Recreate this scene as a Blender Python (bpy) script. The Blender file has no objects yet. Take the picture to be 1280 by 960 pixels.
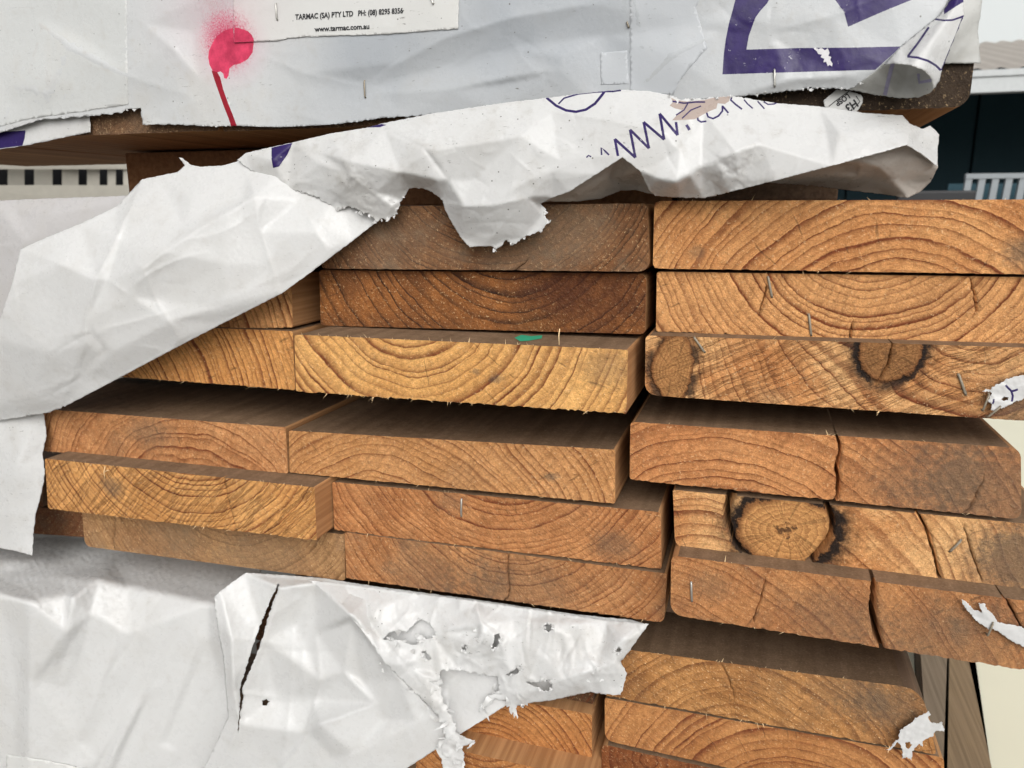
import bpy, bmesh, math, random
import numpy as np
from mathutils import Vector
from mathutils.geometry import delaunay_2d_cdt

random.seed(7)
rng = np.random.default_rng(7)
scn = bpy.context.scene
col = scn.collection

# ------------------------------------------------------------------ camera
FPX = 961.0
TH, PH = math.radians(12.61), math.radians(17.5)
CAM = np.array([0.0, -0.55, 0.0])
fwd = np.array([-math.sin(PH) * math.cos(TH), math.cos(PH) * math.cos(TH), -math.sin(TH)])
rgt = np.array([math.cos(PH), math.sin(PH), 0.0])
upv = np.cross(rgt, fwd)
cd = bpy.data.cameras.new("camera")
cam = bpy.data.objects.new("camera", cd)
col.objects.link(cam)
cam.location = CAM
cam.rotation_euler = Vector(fwd).to_track_quat('-Z', 'Y').to_euler()
cd.sensor_width = 36.0
cd.lens = 36.0 * FPX / 1280.0
cd.clip_start, cd.clip_end = 0.01, 300.0
cd.dof.use_dof = True
cd.dof.focus_distance = 0.56
cd.dof.aperture_fstop = 13.0
scn.camera = cam

# ------------------------------------------------------------------ sky, sun, exposure
SUN_EL, SUN_AZ = math.radians(34), math.radians(158)     # azimuth clockwise from +Y: behind the camera, a little right
w = bpy.data.worlds.new("World")
scn.world = w
w.use_nodes = True
wn = w.node_tree
for n in list(wn.nodes):
    wn.nodes.remove(n)
sky = wn.nodes.new("ShaderNodeTexSky")
sky.sky_type = 'NISHITA'
sky.sun_disc = False
sky.sun_elevation = SUN_EL
sky.sun_rotation = SUN_AZ
sky.dust_density = 4.0
sky.air_density = 1.0
hs = wn.nodes.new("ShaderNodeHueSaturation")
hs.inputs['Saturation'].default_value = 0.10              # overcast: the cloud layer takes the blue out
bg = wn.nodes.new("ShaderNodeBackground")
bg.inputs['Strength'].default_value = 0.12
wo = wn.nodes.new("ShaderNodeOutputWorld")
wn.links.new(sky.outputs[0], hs.inputs['Color'])
wn.links.new(hs.outputs[0], bg.inputs['Color'])
wn.links.new(bg.outputs[0], wo.inputs['Surface'])
sl = bpy.data.lights.new("sun", 'SUN')
sl.energy = 1.5
sl.angle = math.radians(50)
sl.color = (1.0, 0.98, 0.95)
sun = bpy.data.objects.new("sun", sl)
col.objects.link(sun)
sd = Vector((math.sin(SUN_AZ) * math.cos(SUN_EL), math.cos(SUN_AZ) * math.cos(SUN_EL), math.sin(SUN_EL)))
sun.rotation_euler = sd.to_track_quat('Z', 'Y').to_euler()
sun.location = (0.5, -2, 3)
vs = scn.view_settings
vs.view_transform = 'Standard'
vs.look = 'None'
vs.exposure = 0.18
vs.gamma = 1.0
vs.use_curve_mapping = False
scn.cycles.max_bounces = 6
scn.cycles.diffuse_bounces = 3
scn.cycles.glossy_bounces = 2
scn.cycles.transmission_bounces = 3
scn.cycles.caustics_reflective = False
scn.cycles.caustics_refractive = False

# ------------------------------------------------------------------ survey helpers (photograph -> place)
def ray(x, y):
    x = np.asarray(x, float)[..., None]
    y = np.asarray(y, float)[..., None]
    return fwd + rgt * (x - 640) / FPX - upv * (y - 480) / FPX
def atY(x, y, d):                      # point at distance d (m) behind the pack's front plane
    v = ray(x, y)
    t = (np.asarray(d, float) - CAM[1]) / v[..., 1]
    return CAM + v * t[..., None]
def atZ(x, y, z):
    v = ray(x, y)
    t = (z - CAM[2]) / v[..., 2]
    return CAM + v * np.asarray(t)[..., None]

def lin(r, g, b):
    return tuple(((c / 255) / 12.92 if c / 255 <= 0.04045 else ((c / 255 + 0.055) / 1.055) ** 2.4) for c in (r, g, b)) + (1.0,)

# ------------------------------------------------------------------ object helpers
def link(o, parent=None, label=None, cat=None, group=None, kind=None):
    col.objects.link(o)
    if parent is not None:
        o.parent = parent
        o.matrix_parent_inverse = parent.matrix_basis.inverted()
    if label: o['label'] = label
    if cat: o['category'] = cat
    if group: o['group'] = group
    if kind: o['kind'] = kind
    return o
def mesh_obj(name, V, Fc, mats, parent=None, smooth=True, mi=None, origin=None, **kw):
    V = np.asarray(V, float)
    if origin is None:
        origin = V.mean(0)
        origin = np.array([origin[0], origin[1], V[:, 2].min()])
    me = bpy.data.meshes.new(name)
    me.from_pydata((V - origin).tolist(), [], [list(map(int, f)) for f in Fc])
    for m in (mats if isinstance(mats, (list, tuple)) else [mats]):
        me.materials.append(m)
    if mi is not None:
        me.polygons.foreach_set('material_index', np.asarray(mi, np.int32))
    me.polygons.foreach_set('use_smooth', [smooth] * len(me.polygons))
    me.update()
    o = bpy.data.objects.new(name, me)
    o.location = origin
    return link(o, parent, **kw)
def box_vf(a, b):
    (x0, y0, z0), (x1, y1, z1) = a, b
    V = [(x0, y0, z0), (x1, y0, z0), (x1, y1, z0), (x0, y1, z0), (x0, y0, z1), (x1, y0, z1), (x1, y1, z1), (x0, y1, z1)]
    Fc = [(0, 3, 2, 1), (4, 5, 6, 7), (0, 1, 5, 4), (1, 2, 6, 5), (2, 3, 7, 6), (3, 0, 4, 7)]
    return V, Fc
def bevel_box(name, a, b, mats, parent=None, r=0.002, **kw):
    V, Fc = box_vf(a, b)
    bm = bmesh.new()
    vs_ = [bm.verts.new(v) for v in V]
    for f in Fc: bm.faces.new([vs_[i] for i in f])
    bmesh.ops.bevel(bm, geom=list(bm.edges), offset=r, segments=2, affect='EDGES', profile=0.6)
    bm.verts.index_update()
    VV = [v.co[:] for v in bm.verts]
    FF = [[v.index for v in f.verts] for f in bm.faces]
    bm.free()
    return mesh_obj(name, VV, FF, mats, parent, smooth=False, **kw)
def empty(name, loc, **kw):
    o = bpy.data.objects.new(name, None)
    o.location = loc
    o.empty_display_size = 0.02
    return link(o, **kw)
def tube_vf(path, rad, n=6):
    path = [Vector(p) for p in path]
    V, Fc = [], []
    for i, p in enumerate(path):
        t = (path[min(i + 1, len(path) - 1)] - path[max(i - 1, 0)]).normalized()
        a = t.orthogonal().normalized()
        b = t.cross(a)
        for k in range(n):
            q = 2 * math.pi * k / n
            V.append(tuple(p + (a * math.cos(q) + b * math.sin(q)) * rad))
    for i in range(len(path) - 1):
        for k in range(n):
            Fc.append((i * n + k, i * n + (k + 1) % n, (i + 1) * n + (k + 1) % n, (i + 1) * n + k))
    Fc.append(tuple(range(n))[::-1])
    Fc.append(tuple((len(path) - 1) * n + k for k in range(n)))
    return V, Fc

# ------------------------------------------------------------------ numpy noise
_perm = rng.permutation(4096)
_grad = rng.uniform(-1, 1, (4096, 2))
def pnoise(x, y, seed=0):
    xi, yi = np.floor(x).astype(int), np.floor(y).astype(int)
    xf, yf = x - xi, y - yi
    def g(ix, iy):
        h = _perm[(_perm[(ix + seed * 131) & 4095] + iy) & 4095]
        return _grad[h]
    def dot(ix, iy, dx, dy):
        v = g(ix, iy)
        return v[..., 0] * dx + v[..., 1] * dy
    u = xf * xf * xf * (xf * (xf * 6 - 15) + 10)
    v = yf * yf * yf * (yf * (yf * 6 - 15) + 10)
    a = dot(xi, yi, xf, yf); b = dot(xi + 1, yi, xf - 1, yf)
    c = dot(xi, yi + 1, xf, yf - 1); d = dot(xi + 1, yi + 1, xf - 1, yf - 1)
    return (a + (b - a) * u) + ((c + (d - c) * u) - (a + (b - a) * u)) * v
def fbm(x, y, lam, octs=3, seed=0):
    s = 0; a = 1.0
    for k in range(octs):
        s = s + a * pnoise(x / lam, y / lam, seed + k)
        lam *= 0.5; a *= 0.5
    return s
def fine_creases(x, y, n, seed, ang, spread, ln, h, wd):
    """many short sharp creases, mostly along one direction (degrees)"""
    r = np.random.default_rng(seed)
    D = np.zeros_like(x)
    for _ in range(n):
        k = int(r.integers(len(x)))
        a = math.radians(ang) + r.normal() * spread
        L = ln * r.uniform(0.35, 1.3) / 2
        hh = h * r.uniform(0.25, 1.2) * (1 if r.random() < 0.6 else -1)
        w = wd * r.uniform(0.6, 1.8)
        m = (np.abs(x - x[k]) < L * 1.1 + 1) & (np.abs(y - y[k]) < L * 1.1 + 1)
        dx, dy = x[m] - x[k], y[m] - y[k]
        t = dx * math.cos(a) + dy * math.sin(a)
        q = -dx * math.sin(a) + dy * math.cos(a) + r.normal() * 0.18 * L * (t / L) ** 2 + 0.8 * pnoise(x[m] / 9, y[m] / 9, seed)
        tap = np.clip(1 - (t / L) ** 2, 0, 1)
        side = np.where(q > 0, 1.0, r.uniform(0.3, 1.0))
        D[m] -= hh * np.exp(-np.abs(q) / (w * side)) * tap
    return D
def crumple(x, y, lam, seed, n=5):
    """faceted folds: warped triangle waves in several directions"""
    r = np.random.default_rng(seed)
    s = np.zeros_like(x)
    for k in range(n):
        a = r.uniform(0, math.pi)
        L = lam * r.uniform(0.6, 1.7)
        t = (x * math.cos(a) + y * math.sin(a)) / L + r.uniform(0, 9) + 0.9 * pnoise(x / (lam * 1.6), y / (lam * 1.6), seed + 7 * k)
        tri = np.abs((t % 1.0) * 2 - 1) - 0.5
        m = np.clip(0.5 + 1.6 * pnoise(x / (lam * 1.3), y / (lam * 1.3), seed + 50 + k), 0, 1.2)
        s += tri * m * L / lam
    return s / n ** 0.5

# ------------------------------------------------------------------ material helpers
class NT:
    def __init__(self, name):
        self.m = bpy.data.materials.new(name)
        self.m.use_nodes = True
        self.t = self.m.node_tree
        self.t.nodes.clear()
        self.out = self.n('ShaderNodeOutputMaterial')
        self.b = self.n('ShaderNodeBsdfPrincipled')
        self.l(self.b.outputs[0], self.out.inputs[0])
    def n(self, t, **kw):
        x = self.t.nodes.new(t)
        for k, v in kw.items(): setattr(x, k, v)
        return x
    def l(self, a, b): self.t.links.new(a, b)
    def put(self, sock, v):
        if hasattr(v, 'is_linked') or isinstance(v, bpy.types.NodeSocket): self.l(v, sock)
        else: sock.default_value = v
    def math(self, op, a, b=None, c=None, clamp=False):
        x = self.n('ShaderNodeMath', operation=op, use_clamp=clamp)
        self.put(x.inputs[0], a)
        if b is not None: self.put(x.inputs[1], b)
        if c is not None: self.put(x.inputs[2], c)
        return x.outputs[0]
    def vec(self, op, a, b=None, s=None):
        x = self.n('ShaderNodeVectorMath', operation=op)
        self.put(x.inputs[0], a)
        if b is not None: self.put(x.inputs[1], b)
        if s is not None: self.put(x.inputs['Scale'], s)
        return x.outputs['Value'] if op in ('LENGTH', 'DOT_PRODUCT', 'DISTANCE') else x.outputs[0]
    def noise(self, v, scale, detail=2.0, rough=0.5, dim='3D', out=0, w=None):
        x = self.n('ShaderNodeTexNoise', noise_dimensions=dim)
        if dim == '1D': self.put(x.inputs['W'], v)
        else: self.l(v, x.inputs['Vector'])
        x.inputs['Scale'].default_value = scale
        x.inputs['Detail'].default_value = detail
        x.inputs['Roughness'].default_value = rough
        return x.outputs[out]
    def ramp(self, f, stops, interp='LINEAR'):
        x = self.n('ShaderNodeValToRGB')
        x.color_ramp.interpolation = interp
        e = x.color_ramp.elements
        while len(e) < len(stops): e.new(0.5)
        for k, (p, c) in enumerate(stops):
            e[k].position = p
            e[k].color = c if isinstance(c, tuple) else (c, c, c, 1)
        self.l(f, x.inputs[0])
        return x.outputs[0]
    def mix(self, f, a, b, mode='MIX'):
        x = self.n('ShaderNodeMix', data_type='RGBA', blend_type=mode)
        self.put(x.inputs[0], f)
        self.put(x.inputs[6], a)
        self.put(x.inputs[7], b)
        return x.outputs[2]
    def smooth(self, v, lo, hi):
        x = self.n('ShaderNodeMapRange', interpolation_type='SMOOTHSTEP')
        self.put(x.inputs[0], v)
        x.inputs[1].default_value = lo; x.inputs[2].default_value = hi
        x.inputs[3].default_value = 0; x.inputs[4].default_value = 1
        return x.outputs[0]
    def bump(self, h, strength, dist):
        x = self.n('ShaderNodeBump')
        x.inputs['Strength'].default_value = strength
        x.inputs['Distance'].default_value = dist
        self.l(h, x.inputs['Height'])
        self.l(x.outputs[0], self.b.inputs['Normal'])
    def obj(self): return self.n('ShaderNodeTexCoord').outputs['Object']
    def done(self, colr, rough, spec=0.3):
        self.put(self.b.inputs['Base Color'], colr)
        self.put(self.b.inputs['Roughness'], rough)
        self.b.inputs['Specular IOR Level'].default_value = spec
        return self.m

def plain(name, c, rough=0.6, spec=0.3, metal=0.0, var=0.12, scale=40.0):
    N = NT(name)
    f = N.noise(N.obj(), scale, 4)
    cc = N.mix(f, tuple(v * (1 - var) for v in c[:3]) + (1,), tuple(min(1, v * (1 + var)) for v in c[:3]) + (1,))
    N.b.inputs['Metallic'].default_value = metal
    return N.done(cc, rough, spec)

def end_grain(name, c0, c1, late, pith, sp, late_amt=0.75, saw=35, saw_amt=0.25, warp=7.0, grey=0.15, stains=(), knots=(), gloss=0.72, greycol=None, fuzz=0.45):
    saw_amt = saw_amt if saw_amt > 0.5 else saw_amt * 0.55
    """sawn end of a pine board; all lengths in mm about the middle of the end"""
    N = NT(name)
    P = N.vec('SCALE', N.obj(), s=1000.0)
    plane = N.vec('MULTIPLY', P, (1, 0.10, 1))
    hsh = sum(ord(ch) * (k + 3) for k, ch in enumerate(name))
    flat = N.vec('ADD', plane, (hsh * 1.7 % 900.0, hsh * 0.9 % 700.0, hsh * 2.3 % 800.0))
    wv = N.noise(flat, 1 / 55.0, 2, out=1)
    wv2 = N.noise(flat, 1 / 5.0, 4, 0.6, out=1)
    Q = N.vec('ADD', plane, N.vec('SCALE', N.vec('SUBTRACT', wv, (0.5, 0.5, 0.5)), s=warp * 2))
    Q = N.vec('ADD', Q, N.vec('SCALE', N.vec('SUBTRACT', wv2, (0.5, 0.5, 0.5)), s=2.2))
    Q = N.vec('MULTIPLY', Q, (1, 0, 1))
    r = N.vec('LENGTH', N.vec('SUBTRACT', Q, (pith[0], 0, pith[1])))
    kd = []
    for (kx, kz, rx, rz, kt, kdark) in knots:
        e = N.vec('LENGTH', N.vec('MULTIPLY', N.vec('SUBTRACT', Q, (kx, 0, kz)), (1 / rx, 0, 1 / rz)))
        e = N.math('ADD', e, N.math('MULTIPLY_ADD', N.noise(flat, 1 / 10.0, 3, 0.6), 0.30, -0.15))
        dk = N.vec('SUBTRACT', Q, (kx, 0, kz)); sk = N.n('ShaderNodeSeparateXYZ'); N.l(dk, sk.inputs[0])
        ka = N.math('ARCTAN2', sk.outputs[2], sk.outputs[0])
        kd.append((e, kt, kdark, ka))
        push = N.math('MULTIPLY', N.math('EXPONENT', N.math('MULTIPLY', N.math('SUBTRACT', e, 1.0), -1.6)), 9.0)
        r = N.math('ADD', r, N.math('MINIMUM', push, 16.0))
    n1 = N.noise(N.math('MULTIPLY', r, 1 / 19.0), 1.0, 2, dim='1D')
    ph_ = N.math('ADD', N.math('MULTIPLY', r, 1 / sp), N.math('MULTIPLY', n1, 2.6))
    fr = N.math('FRACT', ph_)
    ring = N.ramp(fr, [(0.0, 0.08), (0.10, 0.0), (0.45, 0.13), (0.70, 0.45), (0.85, 0.85), (0.95, 1.0), (1.0, 0.08)])
    ring_id = N.n('ShaderNodeTexWhiteNoise', noise_dimensions='1D')
    N.l(N.math('FLOOR', ph_), ring_id.inputs['W'])
    amt = N.math('MULTIPLY_ADD', ring_id.outputs[0], 0.9, 0.45)
    amt = N.math('MULTIPLY', amt, N.math('MULTIPLY_ADD', N.noise(flat, 1 / 24.0, 3), 1.3, 0.25))
    ringf = N.math('MULTIPLY', N.math('MULTIPLY', ring, amt), late_amt * 1.18, clamp=True)
    sub = N.ramp(N.math('FRACT', N.math('MULTIPLY', ph_, 3.3)), [(0.0, 0.0), (0.55, 0.25), (0.85, 1.0), (1.0, 0.0)])
    ringf = N.math('MAXIMUM', ringf, N.math('MULTIPLY', N.math('MULTIPLY', sub, N.smooth(N.noise(flat, 1 / 18.0, 3), 0.40, 0.66)), 0.42 * late_amt))
    big = N.noise(flat, 1 / 42.0, 4, 0.6)
    base = N.mix(N.smooth(big, 0.3, 0.72), c0, c1)
    cc = N.mix(ringf, base, late)
    # saw lines, running one way across the end
    a = math.radians(saw)
    sv = N.n('ShaderNodeCombineXYZ')
    N.l(N.vec('DOT_PRODUCT', Q, (math.cos(a), 0, math.sin(a))), sv.inputs[0])
    N.l(N.math('MULTIPLY', N.vec('DOT_PRODUCT', Q, (-math.sin(a), 0, math.cos(a))), 0.045), sv.inputs[1])
    sawn = N.noise(sv.outputs[0], 0.16, 3, 0.6)
    sawf = N.math('MULTIPLY', N.smooth(N.math('ABSOLUTE', N.math('SUBTRACT', sawn, 0.5)), 0.0, 0.045), N.math('MULTIPLY_ADD', N.smooth(sawn, 0.35, 0.62), 0.35, 0.65))
    cc = N.mix(saw_amt, cc, N.mix(sawf, (0.20, 0.16, 0.14, 1), (1.10, 1.10, 1.10, 1)), 'MULTIPLY')
    # torn fibre flecks and dark pores
    fl = N.noise(flat, 1 / 1.9, 3, 0.75)
    cc = N.mix(N.math('MULTIPLY', N.smooth(fl, 0.58, 0.70), fuzz), cc, (0.80, 0.58, 0.34, 1))
    cc = N.mix(N.math('MULTIPLY', N.smooth(fl, 0.40, 0.26), 0.55), cc, (0.05, 0.025, 0.012, 1))
    fl2 = N.noise(flat, 1 / 4.5, 4, 0.7)
    cc = N.mix(0.5, cc, N.mix(N.smooth(fl2, 0.22, 0.78), (0.52, 0.44, 0.38, 1), (1.45, 1.45, 1.45, 1)), 'MULTIPLY')
    # radial drying checks
    d0 = N.vec('SUBTRACT', Q, (pith[0], 0, pith[1]))
    sx = N.n('ShaderNodeSeparateXYZ'); N.l(d0, sx.inputs[0])
    ang = N.math('ARCTAN2', sx.outputs[2], sx.outputs[0])
    ck = N.noise(N.math('MULTIPLY', ang, 42.0), 1.0, 1, dim='1D')
    ckf = N.math('MULTIPLY', N.smooth(ck, 0.70, 0.76), N.smooth(N.noise(flat, 1 / 16.0, 2), 0.56, 0.66))
    cc = N.mix(N.math('MULTIPLY', ckf, 0.45), cc, (0.035, 0.018, 0.009, 1))
    # weathering
    gcol = greycol or (0.125, 0.090, 0.062, 1)
    gf = N.math('MULTIPLY', N.smooth(N.noise(flat, 1 / 30.0, 5, 0.65), 0.45, 0.75), grey, clamp=True)
    for (sx_, sz_, sr, sa) in stains:
        e = N.vec('LENGTH', N.vec('MULTIPLY', N.vec('SUBTRACT', Q, (sx_, 0, sz_)), (1 / sr, 0, 1.4 / sr)))
        e = N.math('ADD', e, N.math('MULTIPLY_ADD', fl2, 0.9, -0.45))
        gf = N.math('ADD', gf, N.math('MULTIPLY', N.smooth(e, 1.1, 0.25), sa), clamp=True)
    cc = N.mix(N.math('MULTIPLY', gf, 0.80), cc, N.mix(0.7, gcol, N.mix(fl2, (0.4, 0.4, 0.4, 1), (1.6, 1.6, 1.6, 1)), 'MULTIPLY'))
    h = N.math('ADD', N.math('MULTIPLY', ringf, 0.12), N.math('MULTIPLY', fl, 0.9))
    h = N.math('ADD', h, N.math('MULTIPLY', sawf, 0.6 * saw_amt))
    for (e, kt, kdark, ka) in kd:
        kin = N.smooth(e, 1.04, 0.96)
        kr = N.math('FRACT', N.math('ADD', N.math('MULTIPLY', e, 7.0), N.math('MULTIPLY', fl2, 1.2)))
        kcol = N.mix(N.math('MULTIPLY', kr, 0.7), (0.60, 0.31, 0.115, 1), (0.25, 0.095, 0.032, 1))
        kcol = N.mix(kdark, kcol, (0.13, 0.052, 0.020, 1))
        kck = N.noise(N.math('MULTIPLY', ka, 2.2), 1.0, 2, dim='1D')
        kcol = N.mix(N.math('MULTIPLY', N.math('MULTIPLY', N.smooth(N.math('ABSOLUTE', N.math('SUBTRACT', kck, 0.5)), 0.035, 0.0), N.smooth(e, 0.15, 0.4)), 0.4), kcol, (0.03, 0.014, 0.006, 1))
        kcol = N.mix(N.smooth(e, 0.72, 1.0), kcol, (0.20, 0.08, 0.028, 1))
        heart = N.math('MULTIPLY', N.smooth(N.math('ADD', e, N.math('MULTIPLY', fl2, 0.9)), 0.66, 0.52), kt)
        kcol = N.mix(heart, kcol, (0.12, 0.055, 0.022, 1))
        kcol = N.mix(0.5, kcol, N.mix(fl2, (0.4, 0.4, 0.4, 1), (1.4, 1.4, 1.4, 1)), 'MULTIPLY')
        cc = N.mix(kin, cc, kcol)
        er = N.math('ADD', e, N.math('MULTIPLY_ADD', fl2, 0.35, -0.17))
        rimo = N.math('MULTIPLY', N.smooth(er, 1.5, 1.06), N.smooth(er, 0.90, 1.02))
        rimm = N.smooth(N.noise(flat, 1 / 14.0, 2), 0.30, 0.50)
        cc = N.mix(N.math('MULTIPLY', N.math('MULTIPLY', rimo, 0.9), rimm), cc, (0.03, 0.016, 0.010, 1))
        ring1 = N.math('MULTIPLY', N.math('MULTIPLY', N.smooth(er, 0.92, 1.0), N.smooth(er, 1.17, 1.07)), N.smooth(N.math('ABSOLUTE', N.math('COSINE', ka)), 0.25, 0.6))
        cc = N.mix(N.math('MULTIPLY', ring1, 0.95 if kt > 0 else 0.0), cc, (0.012, 0.007, 0.005, 1))
        h = N.math('SUBTRACT', h, N.math('MULTIPLY', rimo, 0.8))
    cc = N.mix(1.0, cc, (1.08, 1.07, 1.02, 1), 'MULTIPLY')
    N.bump(h, 1.0, 0.0019)
    return N.done(cc, gloss, 0.25)

def side_wood(name, c0, c1, dust=0.0):
    N = NT(name)
    P = N.vec('SCALE', N.obj(), s=1000.0)
    g = N.noise(N.vec('MULTIPLY', P, (1, 0.018, 1)), 1 / 5.0, 4, 0.6)
    g2 = N.noise(N.vec('MULTIPLY', P, (1, 0.05, 1)), 1 / 22.0, 3)
    cc = N.mix(N.smooth(g, 0.3, 0.7), c0, c1)
    cc = N.mix(0.5, cc, N.mix(g2, (0.5, 0.46, 0.42, 1), (1.3, 1.3, 1.3, 1)), 'MULTIPLY')
    dn = N.noise(P, 1 / 2.2, 4, 0.7)
    dl = N.noise(P, 1 / 30.0, 3, 0.6)
    cc = N.mix(N.math('MULTIPLY', N.smooth(N.math('ADD', N.math('MULTIPLY', dn, 0.5), N.math('MULTIPLY', dl, 0.5)), 0.30, 0.62), dust), cc, (0.22, 0.165, 0.125, 1))
    cc = N.mix(N.math('MULTIPLY', N.smooth(dn, 0.62, 0.75), 0.25), cc, (0.6, 0.5, 0.4, 1))
    N.bump(N.math('ADD', g, N.math('MULTIPLY', dn, 0.5)), 0.4, 0.0006)
    return N.done(cc, 0.8, 0.2)

M_side = side_wood('planed_pine_side', (0.36, 0.17, 0.065, 1), (0.56, 0.30, 0.13, 1), 0.15)
def dusty_top(name, gain=1.0):
    N = NT(name)
    P = N.vec('SCALE', N.obj(), s=1000.0)
    a = N.noise(P, 1 / 26.0, 4, 0.6); b = N.noise(P, 1 / 1.6, 3, 0.7); g = N.noise(N.vec('MULTIPLY', P, (1, 0.03, 1)), 1 / 9.0, 2)
    cc = N.mix(a, (0.19, 0.118, 0.068, 1), (0.33, 0.22, 0.140, 1))
    cc = N.mix(0.28, cc, N.mix(N.smooth(g, 0.3, 0.7), (0.5, 0.46, 0.42, 1), (1.3, 1.3, 1.3, 1)), 'MULTIPLY')
    cc = N.mix(0.6, cc, N.mix(N.noise(P, 1 / 7.0, 4, 0.75), (0.35, 0.33, 0.3, 1), (1.6, 1.6, 1.6, 1)), 'MULTIPLY')
    cc = N.mix(0.8, cc, N.mix(b, (0.4, 0.4, 0.4, 1), (1.5, 1.5, 1.5, 1)), 'MULTIPLY')
    cc = N.mix(N.math('MULTIPLY', N.smooth(b, 0.62, 0.72), 0.5), cc, (0.45, 0.37, 0.29, 1))
    cc = N.mix(1.0, cc, (gain, gain, gain, 1), 'MULTIPLY')
    N.bump(b, 0.5, 0.0008)
    return N.done(cc, 0.9, 0.1)
M_top = dusty_top('dusty_pine_top', 0.85)
M_top_dark = dusty_top('shadowed_pine_top', 0.55)  # board top below the wide gap, its shadow put into a darker colour
M_dark = side_wood('dark_weathered_pine', (0.085, 0.05, 0.028, 1), (0.16, 0.095, 0.055, 1), 0.2)
M_grey = side_wood('grey_weathered_pine', (0.16, 0.125, 0.085, 1), (0.27, 0.215, 0.15, 1), 0.3)
M_splint = plain('torn_pine_fibre', (0.80, 0.58, 0.33, 1), 0.8, 0.1)
M_staple = plain('staple_wire', (0.55, 0.54, 0.50, 1), 0.42, 0.5, 0.85, 0.25, 300)
M_rust = plain('rusty_staple_wire', (0.30, 0.26, 0.20, 1), 0.6, 0.4, 0.5, 0.35, 400)
M_green = plain('green_crayon', (0.03, 0.36, 0.20, 1), 0.8)

# ------------------------------------------------------------------ boards
def quad_uv(Q, X, Z):
    """(u,v) of a front-plane point in the quad tl,tr,br,bl (v up)"""
    tl, tr, br, bl = [np.array((q[0], q[2])) for q in Q]
    u, v = 0.5, 0.5
    p = np.array((X, Z))
    for _ in range(8):
        f = bl * (1 - u) * (1 - v) + br * u * (1 - v) + tl * (1 - u) * v + tr * u * v - p
        du = (br - bl) * (1 - v) + (tr - tl) * v
        dv = (tl - bl) * (1 - u) + (tr - br) * u
        J = np.array([du, dv]).T
        s = np.linalg.solve(J, -f)
        u += s[0]; v += s[1]
    return u, v

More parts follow.
